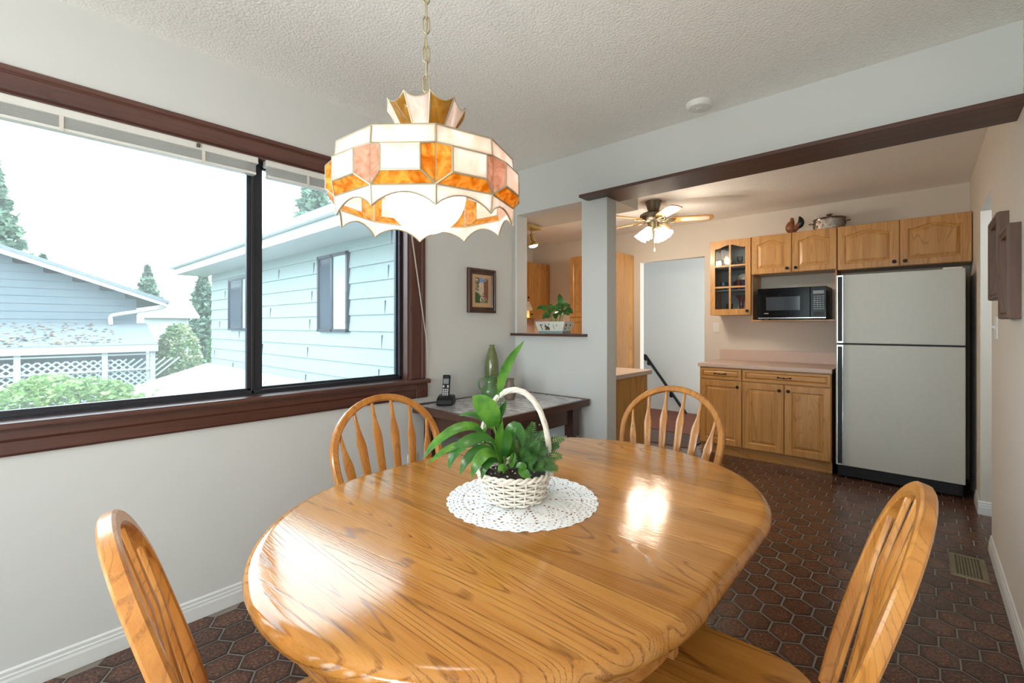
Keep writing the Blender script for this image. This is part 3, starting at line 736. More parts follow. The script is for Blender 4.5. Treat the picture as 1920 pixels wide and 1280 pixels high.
l0 = leg.build('leg', 'walnut_z', st, smooth=40, bevel=.002); l0.location = (hx - .085, hy - .085, 0)
for sx, sy in ((-1, 1), (1, -1), (-1, -1)): inst(l0, st, (sx * (hx - .085), sy * (hy - .085), 0))

# things on the corner table
v = thing('tall_vase', 'tall olive green bottle vase against the wall corner', 'vase', (-2.262, 2.30, SZ))
MB().lathe([(.036, .0), (.042, .01), (.045, .08)], n=32, caps=True).build('vase_foot', 'cream_china', v, smooth=40)
MB().lathe([(.045, .08), (.050, .13), (.050, .18), (.046, .24), (.036, .29), (.024, .325), (.0175, .338), (.019, .347), (.020, .352), (.015, .352), (.013, .33)], n=32).build('vase_body', 'olive_glaze', v, smooth=40)
j = thing('pottery_jug', 'small round green glazed jug with looped handle', 'jug', (-2.135, 2.155, SZ), R(42))
MB().lathe([(.032, 0), (.046, .012), (.058, .04), (.057, .065), (.044, .092), (.035, .115), (.036, .135), (.043, .147), (.040, .147), (.033, .135), (.031, .115), (.04, .09), (.04, .05)], n=32).build('jug_body', 'green_glaze', j, smooth=50)
MB().tube(spline([(-.034, 0, .132), (-.062, 0, .138), (-.078, 0, .112), (-.072, 0, .075), (-.052, 0, .055)], 16), .006, 8).build('handle', 'green_glaze', j, smooth=60)
MB().prism([(.038, .135), (.054, .15), (.04, .148)], -.008, .008, 'XZ').build('spout', 'green_glaze', j)
v = thing('stoneware_vase', 'small brown stoneware vase half hidden behind the green jug', 'vase', (-2.045, 2.25, SZ), 0)
MB().lathe([(.030, 0), (.038, .02), (.042, .05), (.036, .08), (.028, .105), (.026, .12), (.032, .135), (.028, .135), (.022, .12)], n=28).build('vase_body', 'stone_glaze', v, smooth=40)
MB().lathe([(.0425, .045), (.0435, .05), (.0425, .055)], n=28, caps=False).build('glaze_band', 'cream_china', v, smooth=40)

ph = thing('cordless_phone', 'black cordless phone standing in its charging base', 'phone', (-2.196, 1.828, SZ), R(38))
m = MB(); m.prism([(-.055, 0), (.055, 0), (.058, .01), (.05, .035), (.02, .05), (-.03, .058), (-.05, .04)], -.05, .05, 'YZ'); m.v = [(x, -y, z) for x, y, z in m.v]
m.build('charging_base', 'black_plastic', ph, bevel=.006)
hs = MB(); hs.box(-.024, .024, -.012, .012, 0, .165); hb = hs.build('handset', 'black_plastic', ph, bevel=.008, loc=(-.008, .012, .018), rot=(R(-18), 0, 0), seg=3)
MB().box(-.018, .018, -.0145, -.011, .105, .138).build('display', 'screen_grey', hb)
MB().box(-.009, .009, -.0135, -.0115, .150, .153).build('earpiece', 'black_matte', hb)
for dx in (-.014, .014): MB().box(dx - .005, dx + .005, -.0145, -.0115, .082, .097).build('call_key', 'grey_key', hb, bevel=.001)
kp = MB().box(-.0052, .0052, -.0145, -.0115, -.0036, .0036).build('key', 'grey_key', hb, bevel=.001); kp.location = (-.0135, 0, .070)
for r in range(5):
    for cc in range(3):
        if r or cc: inst(kp, hb, (-.0135 + cc * .0135, 0, .070 - r * .0115))
for k in range(3): MB().box(.030, .038, -.049 - .0, -.044, .012 + k * .009, .017 + k * .009).build('base_button', 'black_matte', ph)
m = MB(); m.tube(spline([(-2.23, 1.87, SZ + .008), (-2.29, 1.84, SZ + .005), (-2.312, 1.76, SZ + .004), (-2.31, 1.68, SZ + .003)], 16), .0025, 6)
tag(m.build('phone_cord', 'black_matte', None, smooth=60), 'thin black phone cord along the wall edge of the corner table', 'cord')

# picture on the window wall
pf = thing('framed_picture', 'small dark framed street picture with tan mat on the window wall', 'picture', (XL, 2.254, 1.508), R(90))
def frame_geo(w, h, fw, prof):
    m = MB(); rr = []
    for ins, d in prof:
        a, b = w / 2 - ins, h / 2 - ins
        rr.append([(-a, -d, -b), (a, -d, -b), (a, -d, b), (-a, -d, b)])
    return m.rings(rr)
frame_geo(.272, .31, .04, [(0, 0), (0, .016), (.006, .022), (.016, .022), (.02, .017), (.036, .017), (.04, .010), (.04, .004)]).build('frame', 'walnut_z', pf)
MB().box(-.097, .097, -.007, -.002, -.116, .116).build('mat_board', 'mat_board', pf)
m = MB(); m.box(-.064, .064, -.0082, -.0068, -.086, .092); pr = m.build('print', 'street_print', pf)
MB().box(-.022, .02, -.009, -.008, .045, .09).build('print_sky', 'print_sky', pr)
MB().prism([(-.03, -.02), (.018, -.02), (.018, .05), (.0, .062), (-.03, .05)], -.0094, -.0088, 'XZ').build('print_house', 'print_wall', pr)
MB().prism([(.02, -.04), (.062, -.06), (.062, .088), (.02, .06)], -.0096, -.009, 'XZ').build('print_brick', 'print_brick', pr)
MB().prism([(-.062, -.084), (-.02, -.084), (-.024, -.03), (-.062, -.01)], -.0096, -.009, 'XZ').build('print_hedge', 'print_green', pr)

# ------------------------------------------------------------------ pendant lamp of leaded glass
LX, LY = -1.0, .763
lamp = thing('pendant_lamp', 'leaded amber and cream glass pendant lamp hanging on a chain', 'lamp', (LX, LY, 1.53), R(-32.3))
NS = 10; RB = .236
def ring_pt(r, k, z, off=0): a = 2 * pi * (k + off) / NS; return Vector((r * cos(a), r * sin(a), z))
def panel(name, mat, pts, th=.0018, parent=None):
    """thin glass piece: polygon of 3-D points with thickness"""
    P = [Vector(p) for p in pts]; n = (P[1] - P[0]).cross(P[-1] - P[0]).normalized() * th
    m = MB(); k = len(P); m.add([p + n for p in P] + [p - n for p in P], [tuple(range(k)), tuple(range(2 * k - 1, k - 1, -1))] + [(i, (i + 1) % k, k + (i + 1) % k, k + i) for i in range(k)])
    return m.build(name, mat, parent or lamp)
Z0, Z1, Z2, Z3 = .045, .137, .178, .242          # skirt top, faceted band top, collar top, crown foot
came = MB()
def lead(a, b, r=.003): came.tube([a, b], r, 6)
for k in range(NS):
    # skirt with concave scallop
    a0, a1 = ring_pt(RB, k, Z0), ring_pt(RB, k + 1, Z0); b0, b1 = ring_pt(RB * .985, k, 0), ring_pt(RB * .985, k + 1, 0)
    arc = [b0.lerp(b1, t) + Vector((0, 0, .030 * sin(pi * t) ** .8)) for t in [i / 10 for i in range(11)]]
    panel('skirt_panel', 'cream_glass', [a1, a0] + arc)
    came.tube(arc, .0022, 6); lead(a0, a1); lead(a0, b0)
    # faceted band: proud white pane framed by four bevelled panes
    c0, c1 = ring_pt(RB, k, Z0), ring_pt(RB, k + 1, Z0); d0, d1 = ring_pt(RB, k, Z1), ring_pt(RB, k + 1, Z1)
    nrm = ring_pt(1, k, 0, .5).normalized() * .024
    def inn(u, v): return (c0.lerp(c1, u)).lerp(d0.lerp(d1, u), v) + nrm
    q = [inn(.2, .27), inn(.8, .27), inn(.8, .88), inn(.2, .88)]
    panel('face_pane', 'cream_glass', q)
    bar = lambda q: 'pink_glass' if q % 2 else 'amber_glass'
    panel('side_bevel', bar(k), [c0, q[0], q[3], d0]); panel('side_bevel', bar(k + 1), [q[1], c1, d1, q[2]])
    panel('bottom_bevel', 'amber_glass', [c0, c1, q[1], q[0]]); panel('top_bevel', 'cream_glass', [q[3], q[2], d1, d0])
    for u, v_ in ((c0, q[0]), (c1, q[1]), (d0, q[3]), (d1, q[2]), (q[0], q[1]), (q[1], q[2]), (q[2], q[3]), (q[3], q[0]), (c0, d0), (d0, d1)): lead(u, v_, .0026)
    # collar
    e0, e1 = ring_pt(RB * .985, k, Z2), ring_pt(RB * .985, k + 1, Z2)
    panel('collar_pane', 'cream_glass', [d0, d1, e1, e0]); lead(e0, e1); lead(d0, e0)
    # roof
    r0, r1 = ring_pt(.062, k, Z3), ring_pt(.062, k + 1, Z3)
    panel('roof_pane', 'cream_glass' if k % 2 else 'honey_glass', [e0, e1, r1, r0]); lead(e0, r0); lead(r0, r1)
    # crown
    s0, s1 = ring_pt(.106, k, .318), ring_pt(.106, k + 1, .318)
    arc = [s0.lerp(s1, t) - Vector((0, 0, .017 * sin(pi * t) ** .8)) for t in [i / 8 for i in range(9)]]
    panel('crown_pane', 'cream_glass' if k % 2 else 'honey_glass', [r1, r0] + arc)
    came.tube(arc, .002, 6); lead(r0, s0)
came.build('lead_came', 'came', lamp, smooth=60)
MB().sphere((0, 0, .088), .108, 32, 20).build('globe', 'globe_glow', lamp, smooth=180)
MB().lathe([(.03, .20), (.035, .205), (.035, .235), (.012, .245), (.008, .30), (.008, .33)], n=20).build('socket', 'brass', lamp, smooth=40)
# chain up to the ceiling
link = [(.0085 * cos(a), 0, .0235 * sin(a)) if False else ((.0085 * (1 if cos(a) > 0 else -1) * min(1, abs(cos(a)) * 1.25)), 0, .0235 * sin(a)) for a in [2 * pi * k / 20 for k in range(20)]]
l0 = MB().tube(link, .0022, 6, closed=True).build('chain_link', 'came', lamp, smooth=60); zz = .345; l0.location = (0, 0, zz); i = 0
while zz < ZC - 1.53 - .065:
    zz += .040; i += 1
    inst(l0, lamp, (0, 0, zz), (0, 0, R(90) if i % 2 else 0))
MB().tube([(.003 * sin(k * 1.3), .003 * cos(k * 1.3), .32 + k * (ZC - 1.53 - .33) / 24) for k in range(25)], .0018, 6).build('lamp_cord', 'brass', lamp, smooth=60)
MB().lathe([(.02, ZC - 1.53 - .05), (.045, ZC - 1.53 - .03), (.06, ZC - 1.53 - .008), (.06, ZC - 1.53 - .0005)], n=28).build('ceiling_canopy', 'brass', lamp, smooth=40)

# ------------------------------------------------------------------ doily
DCX, DCY = -.880, 1.022
def doily():
    nr, na, R0 = 58, 360, .222
    keep = []
    for i in range(nr):
        r = (i + .5) / nr
        for k in range(na):
            a = k / na; solid = True
            edge_r = 1 - .022 * (1 - abs(sin(pi * 30 * a)))
            if r > edge_r: solid = False
            elif r > .80:                                # net border
                u = int(i / 2); 
                if i % 3 == 1 and (k + (i // 3) * 3) % 6 in (1, 2) : solid = False
            else:
                s = (a * 10) % 1.0; tri = abs(s - .5) * 2   # petal outlines
                for rr, amp in ((.42, .30), (.34, .30)):
                    edge = rr + amp * (1 - tri)
                    if abs(r - edge) < .02 and k % 4 in (1, 2): solid = False
                if r > .3 and min(s, 1 - s) < .04 and i % 4 in (1, 2): solid = False
                if .60 < r < .77 and i % 4 == 1 and k % 4 < 2 and .3 < s < .7: solid = False
                if abs(r - .79) < .01 and k % 4 in (1, 2): solid = False
            keep.append(solid)
    vs = []
    for i in range(nr + 1):
        for k in range(na):
            a = 2 * pi * k / na; r = R0 * i / nr; vs.append((r * cos(a), r * sin(a), .0012 + .0008 * sin(a * 37 + i) * (i / nr)))
    fs = []
    for i in range(nr):
        for k in range(na):
            if keep[i * na + k]: fs.append((i * na + k, i * na + (k + 1) % na, (i + 1) * na + (k + 1) % na, (i + 1) * na + k))
    me = bpy.data.meshes.new('doily'); me.from_pydata(vs, [], fs); me.update(); me.materials.append(MATS['lace'])
    o = bpy.data.objects.new('doily', me); COL.objects.link(o); o.location = (DCX, DCY, TZ + .0008)
    sd = o.modifiers.new('thickness', 'SOLIDIFY'); sd.thickness = .0012; sd.offset = 1
    return o
tag(doily(), 'round white crocheted lace doily under the plant basket', 'doily')

# ------------------------------------------------------------------ wicker basket with plants
BZ = TZ + .004
bk = thing('plant_basket', 'white wicker basket with arched handle and green house plants', 'plant', (-.898, 1.008, BZ), R(42))
RBT, RTP, BH = .083, .106, .079
def brad(z): return RBT + (RTP - RBT) * (z / BH) ** .8
ns = 20
stk = None
for k in range(ns):                                           # upright stakes
    a = 2 * pi * k / ns
    MB().tube([(brad(z) * cos(a), brad(z) * sin(a), z) for z in (0, .03, .06, BH)], .0028, 6).build('stake', 'wicker', bk, smooth=60)
rows = 9
for r in range(rows):                                         # woven strands passing in front of and behind the stakes
    z = .005 + r * (BH - .010) / (rows - 1); pts = []
    n = ns * 6
    for i in range(n):
        a = 2 * pi * i / n; off = .0042 * cos(ns / 2 * a * 2 * .5 + pi * r) if False else .0044 * cos(ns * a / 1.0 * .5 * 2 / 2 + pi * r)
        pts.append(((brad(z) + off) * cos(a), (brad(z) + off) * sin(a), z))
    MB().tube(pts, .0034, 6, closed=True).build('weaver', 'wicker', bk, smooth=60)
for ph0 in (0, pi):                                           # twisted rim
    pts = []
    for i in range(160):
        a = 2 * pi * i / 160; pts.append(((RTP + .002 + .0045 * cos(14 * a + ph0)) * cos(a), (RTP + .002 + .0045 * cos(14 * a + ph0)) * sin(a), BH + .002 + .0045 * sin(14 * a + ph0)))
    MB().tube(pts, .0045, 6, closed=True).build('rim_strand', 'wicker', bk, smooth=60)
MB().lathe([(RBT - .004, .002), (RBT, .004)], n=32).build('basket_floor', 'wicker', bk)
HA = R(-8)                                                    # handle: three strands twisted over an arch
def arch(t):
    a = pi * t; x = -.1035 * cos(a) * (1 + .03 * sin(a)); z = BH + .238 * sin(a) ** .82
    return Vector((x * cos(HA), x * sin(HA), z))
for s in range(5):
    pts = []
    for i in range(90):
        t = i / 89; p = arch(t); a = 2 * pi * s / 5 + t * 15
        pts.append(p + Vector((cos(a) * -cos(pi * t), sin(a), cos(a) * sin(pi * t))) * .0050)
    MB().tube(pts, .0042, 6).build('handle_strand', 'wicker', bk, smooth=60)
for sx in (-1, 1):
    pts = [(sx * .1035 * cos(HA) + .0095 * cos(k * 1.2), sx * .1035 * sin(HA) + .0095 * sin(k * 1.2), BH - .012 + k * .0011) for k in range(34)]
    MB().tube(pts, .0030, 6).build('handle_wrap', 'wicker', bk, smooth=60)
m = MB(); rr = []
for i in range(9):
    r = .098 * (1 - i / 8.3); rr.append([(r * cos(2 * pi * k / 32), r * sin(2 * pi * k / 32), BH - .012 + .012 * (i / 8) + .003 * sin(k * 2.3 + i * 1.7)) for k in range(32)])
m.rings(rr, False, True); m.build('soil', 'soil', bk, smooth=60)
m = MB()
for k in range(26):
    a, r = random.uniform(0, 6.28), .08 * sqrt(random.random()); m.sphere((r * cos(a), r * sin(a), BH + .001), random.uniform(.0012, .0028), 6, 4)
o = m.build('perlite', 'perlite', bk); o['kind'] = 'stuff'

def leaf(name, mat, pts, width, parent, face=(0, -1, .35), n=12, fold=.18, shape='lance', wave=0.):
    """blade swept along a spline: five points across, folded along the midrib"""
    C = spline(pts, n); vs = []; fs = []; fv = Vector(face)
    for i, p in enumerate(C):
        t = i / (n - 1); tg = (C[min(i + 1, n - 1)] - C[max(i - 1, 0)]).normalized()
        sd = tg.cross(fv); sd = sd.normalized() if sd.length > 1e-4 else Vector((1, 0, 0)); nm = sd.cross(tg).normalized()
        if shape == 'lance': wd = (sin(pi * min(1, t * .93 + .07)) ** .75) * (1 - .25 * t)
        elif shape == 'heart': wd = (1 - t) ** .55 * (min(1, t * 7 + .25)) * 1.05 if t < 1 else 0
        else: wd = sin(pi * t) ** .6
        wd = max(wd, .02) * width
        for j, s in enumerate((-1, -.55, 0, .55, 1)):
            vs.append(p + sd * (wd * s) + nm * (abs(s) ** 1.2 * wd * fold + wave * wd * sin(t * 16 + s) * abs(s)))
    for i in range(n - 1):
        for j in range(4): fs.append((i * 5 + j, i * 5 + j + 1, i * 5 + j + 6, i * 5 + j + 5))
    return MB().add(vs, fs).build(name, mat, parent, smooth=180)
def U(px, py, d=0.): return ((px - 968) * .00156, d, (935 - py) * .00156)
LV = [  # spline pixels, depth along view, half width, material, facing
    ([(938, 742, .0), (946, 705, .0), (962, 672, .005), (987, 638, .01)], .0165, 'lily_leaf', (.3, -1, .1), .06),
    ([(931, 800, -.02), (922, 772, -.03), (905, 752, -.035), (890, 741, -.03)], .036, 'lily_leaf', (.25, -1, .3), 0),
    ([(912, 816, -.03), (893, 794, -.05), (858, 798, -.07), (824, 822, -.085), (806, 846, -.09)], .019, 'lily_leaf', (0, -.8, 1), .03),
    ([(908, 822, -.05), (880, 820, -.08), (845, 830, -.10), (815, 852, -.11)], .014, 'lily_leaf', (0, -.8, 1), 0),
    ([(934, 828, -.03), (910, 812, -.06), (880, 818, -.09), (860, 838, -.10), (852, 862, -.10)], .022, 'lily_dark', (0, -.8, 1), 0),
    ([(932, 840, -.05), (908, 830, -.08), (884, 846, -.10), (872, 872, -.10)], .018, 'lily_dark', (0, -.9, .9), 0),
    ([(936, 845, -.06), (918, 836, -.09), (902, 850, -.11), (893, 876, -.11)], .020, 'lily_leaf', (0, -.9, .9), 0),
    ([(943, 868, -.02), (942, 840, -.025), (940, 812, -.03), (945, 788, -.02)], .018, 'lily_leaf', (.3, -1, .1), 0),
    ([(934, 798, -.0), (938, 782, .0), (946, 766, .0), (953, 752, .0)], .013, 'lily_dark', (.4, -1, .2), 0),
    ([(928, 806, .01), (905, 788, .02), (882, 781, .03), (860, 785, .03)], .016, 'lily_dark', (0, -.5, 1), 0),
    ([(952, 838, -.04), (958, 805, -.06), (970, 792, -.07), (980, 806, -.08), (982, 828, -.08)], .019, 'lily_dark', (.1, -1, .7), 0),
    ([(948, 850, -.05), (952, 828, -.07), (956, 808, -.08), (952, 792, -.085)], .016, 'lily_dark', (.2, -1, .3), 0),
    ([(938, 858, -.05), (926, 850, -.08), (915, 860, -.10), (910, 880, -.10)], .014, 'lily_dark', (0, -.9, .8), 0),
    ([(938, 862, .03), (920, 838, .05), (900, 835, .07), (884, 848, .08)], .018, 'lily_dark', (0, -.4, 1), 0),
    ([(950, 860, .0), (960, 842, -.02), (960, 826, -.03), (952, 814, -.03)], .014, 'lily_leaf', (.2, -1, .3), 0),
    ([(928, 830, .0), (916, 822, -.01), (908, 812, -.015), (917, 800, -.01)], .011, 'lily_leaf', (.2, -1, .3), 0)]
for pts, wd, mt, fc, wv in LV:
    leaf('lily_leaf', mt, [U(*p) for p in pts], wd, bk, fc, wave=wv)
    b0 = Vector(U(*pts[0])); root = Vector((-.035 + random.uniform(-.012, .012), random.uniform(-.02, .02), BH - .004))
    if (b0 - root).length > .03: MB().tube(bez(root, (root * .4 + b0 * .6) + Vector((.008, 0, .0)), b0 + (Vector(U(*pts[1])) - b0) * .08, 8), [.0030] * 4 + [.0024] * 4, 6).build('leaf_stalk', 'stem_green', bk, smooth=60)
for pts, wd in (([(975, 868, -.07), (985, 872, -.085), (996, 880, -.09)], .013), ([(956, 866, -.075), (947, 862, -.085), (938, 866, -.09)], .010), ([(962, 866, -.07), (964, 852, -.075), (968, 836, -.075)], .010), ([(970, 862, -.08), (980, 858, -.085), (990, 862, -.085)], .009)):
    leaf('creeper_leaf', 'lily_leaf', [U(*p) for p in pts], wd, bk, (0, -1, .5), shape='oval', n=9)
def frond(root, tip, arc_up, L=18):
    C = bez(root, (Vector(root) + Vector(tip)) / 2 + Vector((0, 0, arc_up)), tip, L); m = MB()
    m.tube(C, [.0012] * L, 5)
    for i in range(2, L):
        tg = (C[min(i + 1, L - 1)] - C[i - 1]).normalized(); sd = tg.cross(Vector((0, -.8, .6))).normalized()
        ln = .026 * sin(pi * (.18 + .8 * (i / L))) + .003
        for s in (-1, 1):
            d = (sd * s + tg * .45).normalized(); wv = tg * .0034
            m.add([C[i], C[i] + d * ln * .35 + wv, C[i] + d * ln + Vector((0, 0, -.002)), C[i] + d * ln * .35 - wv], [(0, 1, 2, 3)])
    return m.build('fern_frond', 'fern_leaf', bk)
for rt, tp, au in (((985, 872, -.01), (1003, 792, -.02), .01), ((990, 870, .0), (1060, 824, .0), .03), ((992, 872, -.02), (1054, 852, -.03), .025), ((992, 874, -.03), (1046, 872, -.05), .03),
                   ((984, 870, -.03), (1012, 822, -.06), .02), ((980, 870, -.02), (972, 806, .0), .01), ((980, 872, -.04), (990, 830, -.08), .01), ((986, 872, -.04), (1028, 836, -.05), .03),
                   ((988, 870, .02), (1040, 834, .05), .03), ((984, 870, .03), (1000, 812, .06), .01), ((982, 874, -.05), (1018, 858, -.09), .03), ((978, 872, -.04), (966, 838, -.08), .01), ((988, 872, -.05), (1036, 860, -.08), .03), ((986, 870, .0), (1022, 812, .0), .015), ((990, 872, .01), (1052, 842, .03), .03), ((984, 872, -.06), (1004, 848, -.10), .02), ((982, 870, .01), (988, 812, .02), .01), ((990, 872, -.01), (1050, 834, -.01), .025)):
    frond(U(*rt), U(*tp), au)
# ------------------------------------------------------------------ kitchen cabinets
def outline(w, h, ins_x, ins_b, ins_t, rise, n=17):
    """door-panel outline (x,z) with a cathedral arch; same count for every call"""
    x0, x1 = -w / 2 + ins_x, w / 2 - ins_x; z0, zt = -h / 2 + ins_b, h / 2 - ins_t
    p = [(x0, z0), (x1, z0)]
    for k in range(n):
        u = k / (n - 1); x = x1 + (x0 - x1) * u; s = abs(u - .5) * 2
        a = 0 if s > .86 else (.5 + .5 * cos(pi * s / .86)) ** .8
        p.append((x, zt - rise + rise * a))
    return p
def door(parent, w, h, loc, arch=.0, knob=None, mat='oak_cabinet', name='door', face=-1, stile=.055):
    """raised-panel door; local -y is the front"""
    o2 = outline(w, h, 0, 0, 0, 0); ox = outline(w, h, .004, .004, .004, 0); oi = outline(w, h, stile, stile, stile, arch); oj = outline(w, h, stile + .006, stile + .006, stile + .006, arch)
    ok = outline(w, h, stile + .010, stile + .010, stile + .010, arch); ol = outline(w, h, stile + .034, stile + .034, stile + .034, arch * .9)
    L = lambda o, y: [(x, y, z) for x, z in o]
    d = MB().rings([L(o2, 0), L(o2, -.016), L(ox, -.020), L(oi, -.020), L(oj, -.013)], True, True).build(name, mat, parent); d.location = loc
    MB().rings([L(oj, -.0125), L(ok, -.0120), L(ol, -.0195)], False, True).build('panel', mat, d)
    if knob:
        m = MB(); m.lathe([(.005, 0), (.005, .010), (.013, .016), (.015, .022), (.010, .028)], n=18); m.v = [(knob[0] + x, -.020 - z, knob[1] + y) for x, y, z in m.v]; m.build('knob', 'dark_bronze', d, smooth=50)
    return d
def drawer(parent, w, h, loc):
    o2 = [(-w / 2, -h / 2), (w / 2, -h / 2), (w / 2, h / 2), (-w / 2, h / 2)]
    sh = lambda i: [(x - (i if x > 0 else -i), z - (i if z > 0 else -i)) for x, z in o2]; L = lambda o, y: [(x, y, z) for x, z in o]
    d = MB().rings([L(o2, 0), L(o2, -.016), L(sh(.004), -.020), L(sh(.024), -.020), L(sh(.03), -.013), L(sh(.04), -.0195)], True, True).build('drawer', 'oak_cabinet_flat', parent); d.location = loc
    m = MB(); m.tube(spline([(-.05, -.019, 0), (-.042, -.034, .002), (-.012, -.036, -.003), (0, -.042, .002), (.012, -.036, -.003), (.042, -.034, .002), (.05, -.019, 0)], 24), .0038, 8)
    m.sphere((-.05, -.022, 0), .008, 10, 6); m.sphere((.05, -.022, 0), .008, 10, 6); m.sphere((0, -.04, 0), .007, 10, 6); m.build('pull', 'dark_bronze', d, smooth=60)
    return d
UT, UF = 2.145, 4.99                                   # top and front of the wall cabinets
def wall_cab(name, label, x0, x1, z0, doors, z1=UT):
    c = thing(name, label, 'cabinet', ((x0 + x1) / 2, UF, z0), 0); h = z1 - z0; w = x1 - x0
    MB().box(-w / 2, w / 2, .001, YK - UF - .001, 0, h).build('carcass', 'oak_cabinet', c)
    if doors:
        dw = w / doors
        for k in range(doors):
            kx = (dw / 2 - .035) if (k == 0) else (-dw / 2 + .035)
            door(c, dw - .004, h - .004, (-w / 2 + dw * (k + .5), 0, h / 2), .032, (kx, -h / 2 + .04), stile=.05)
    return c
wall_cab('wall_cabinet', 'oak wall cabinet with two arched doors above the microwave', -1.269, -.570, 1.768, 2)
wall_cab('wall_cabinet', 'oak wall cabinet with two wide arched doors above the refrigerator', -.566, XR - .004, 1.757, 2)
# glass-fronted cabinet
gx0, gx1, gz0 = -1.665, -1.273, 1.372
gc = thing('display_cabinet', 'oak wall cabinet with a six-pane glass door full of ornaments', 'cabinet', ((gx0 + gx1) / 2, UF, gz0)); gw, gh = gx1 - gx0, UT - gz0
m = MB(); dp = YK - UF - .002
m.box(-gw / 2, -gw / 2 + .016, 0, dp, 0, gh); m.box(gw / 2 - .016, gw / 2, 0, dp, 0, gh); m.box(-gw / 2 + .016, gw / 2 - .016, 0, dp, 0, .016); m.box(-gw / 2 + .016, gw / 2 - .016, 0, dp, gh - .016, gh)
m.build('carcass', 'oak_cabinet', gc); MB().box(-gw / 2 + .016, gw / 2 - .016, dp - .008, dp, .016, gh - .016).build('cabinet_back', 'cabinet_inside', gc)
SH = [.016, .265, .50]
for z in SH[1:]: MB().box(-gw / 2 + .017, gw / 2 - .017, .03, dp - .009, z - .014, z).build('shelf', 'cabinet_inside', gc)
st_, rb = .048, .06
oo = outline(gw - .004, gh - .004, 0, 0, 0, 0); oi = outline(gw - .004, gh - .004, st_, rb, .05, .0)
# two small arches along the top rail
def garch(ins):
    p = outline(gw - .004, gh - .004, st_ + ins, rb + ins, .05 + ins, 0); q = p[:2]
    for k, (x, z) in enumerate(p[2:]):
        u = k / 16; s = abs(u - .5) * 2; q.append((x, z - .034 + .034 * (0 if s > .86 else (.5 + .5 * cos(pi * s / .86)) ** .8)))
    return q
L = lambda o, y: [(x, y, z) for x, z in o]
gd = MB().rings([L(oo, 0), L(oo, -.02), L(garch(0), -.02), L(garch(0), 0), L(oo, 0)]).build('door', 'oak_cabinet', gc); gd.location = (0, -.001, gh / 2)
zlo, zhi = -gh / 2 + rb, gh / 2 - .052
MB().box(-.009, .009, -.018, -.002, zlo, zhi).build('muntin', 'oak_cabinet', gd)
xs0, xs1 = -gw / 2 + st_, gw / 2 - st_
zz = [zlo, zlo + (zhi - zlo) * .345, zlo + (zhi - zlo) * .675, zhi]
for z in zz[1:3]: MB().box(xs0, xs1, -.0175, -.0025, z - .009, z + .009).build('muntin', 'oak_cabinet_flat', gd)
for a, b in ((xs0, -.009), (.009, xs1)):
    for i in range(3): MB().box(a, b, -.010, -.008, zz[i] + (.009 if i else 0), zz[i + 1] - (.009 if i < 2 else -.0)).build('pane', 'cabinet_glass', gd)
m = MB(); m.lathe([(.005, 0), (.005, .010), (.013, .016), (.015, .022), (.010, .028)], n=18); m.v = [(gw / 2 - .03 + x, -.020 - z, -gh / 2 + .04 + y) for x, y, z in m.v]; m.build('knob', 'dark_bronze', gd, smooth=50)
# ornaments behind the glass
gX = lambda u: (gx0 + gx1) / 2 + u; gY = UF + .11
def orn(name, label, cat, u, v, sh, prof, mat, n=20, group=None):
    t = tag(MB().lathe(prof, n=n).build(name, mat, None, smooth=50), label, cat, group); t.location = (gX(u), gY + v, gz0 + SH[sh] + .0005); return t
orn('sugar_canister', 'pale metal canister on the top shelf behind the glass door', 'canister', -.075, 0, 2, [(.038, 0), (.04, .004), (.04, .075), (.043, .08), (.043, .095), (.012, .105), (.012, .118), (.004, .122)], 'cream_china')
orn('glass_goblet', 'small clear goblet on the top shelf near the hinge side', 'glass', .055, .02, 2, [(.022, 0), (.02, .003), (.004, .01), (.004, .05), (.022, .06), (.028, .09), (.026, .11)], 'vessel_glass')
orn('brass_bowl', 'little brassy bowl at the right of the top shelf', 'bowl', .11, 0, 2, [(.02, 0), (.03, .015), (.036, .045), (.033, .045), (.028, .02)], 'antique_brass')
orn('coffee_mug', 'dark blue mug at the left of the middle shelf', 'mug', -.10, 0, 1, [(.034, 0), (.036, .004), (.036, .085), (.033, .085), (.032, .01)], 'mug_blue')
orn('coffee_mug', 'dark blue mug next to the muntin on the middle shelf', 'mug', -.025, .02, 1, [(.034, 0), (.036, .004), (.036, .088), (.033, .088), (.032, .01)], 'mug_blue')
orn('glass_pitcher', 'dark red glass cup on the middle shelf', 'cup', .05, 0, 1, [(.03, 0), (.034, .02), (.03, .08), (.036, .095), (.033, .095), (.027, .08), (.03, .02)], 'mug_red')
orn('cobalt_glass', 'cobalt blue tumbler at the right of the middle shelf', 'glass', .118, 0, 1, [(.026, 0), (.028, .004), (.031, .10), (.028, .10), (.025, .01)], 'cobalt')
t = thing('display_plate', 'grey rimmed plate standing at the back of the middle shelf', 'plate', (gX(.075), UF + .235, gz0 + SH[1] + .0905)); t.rotation_euler = (R(78), 0, 0)
MB().lathe([(.05, 0), (.065, .002), (.09, .012), (.088, .014), (.064, .005), (.02, .003)], n=32).build('plate_body', 'pewter', t, smooth=50)
v = thing('fluted_vase', 'ruby red vase with a flared ruffled mouth on the bottom shelf', 'vase', (gX(.075), gY, gz0 + SH[0] + .0005))
m = MB(); rr = []
for r, z, f in ((.024, 0, 0), (.026, .006, 0), (.020, .06, 0), (.022, .12, 0), (.030, .16, .1), (.044, .185, .2), (.052, .19, .25), (.045, .182, .2), (.026, .15, 0)):
    rr.append([(r * (1 + f * sin(6 * 2 * pi * k / 36)) * cos(2 * pi * k / 36), r * (1 + f * sin(6 * 2 * pi * k / 36)) * sin(2 * pi * k / 36), z + .02 * f * sin(6 * 2 * pi * k / 36)) for k in range(36)])
m.rings(rr, True, True); m.build('vase_body', 'ruby_vase', v, smooth=60)
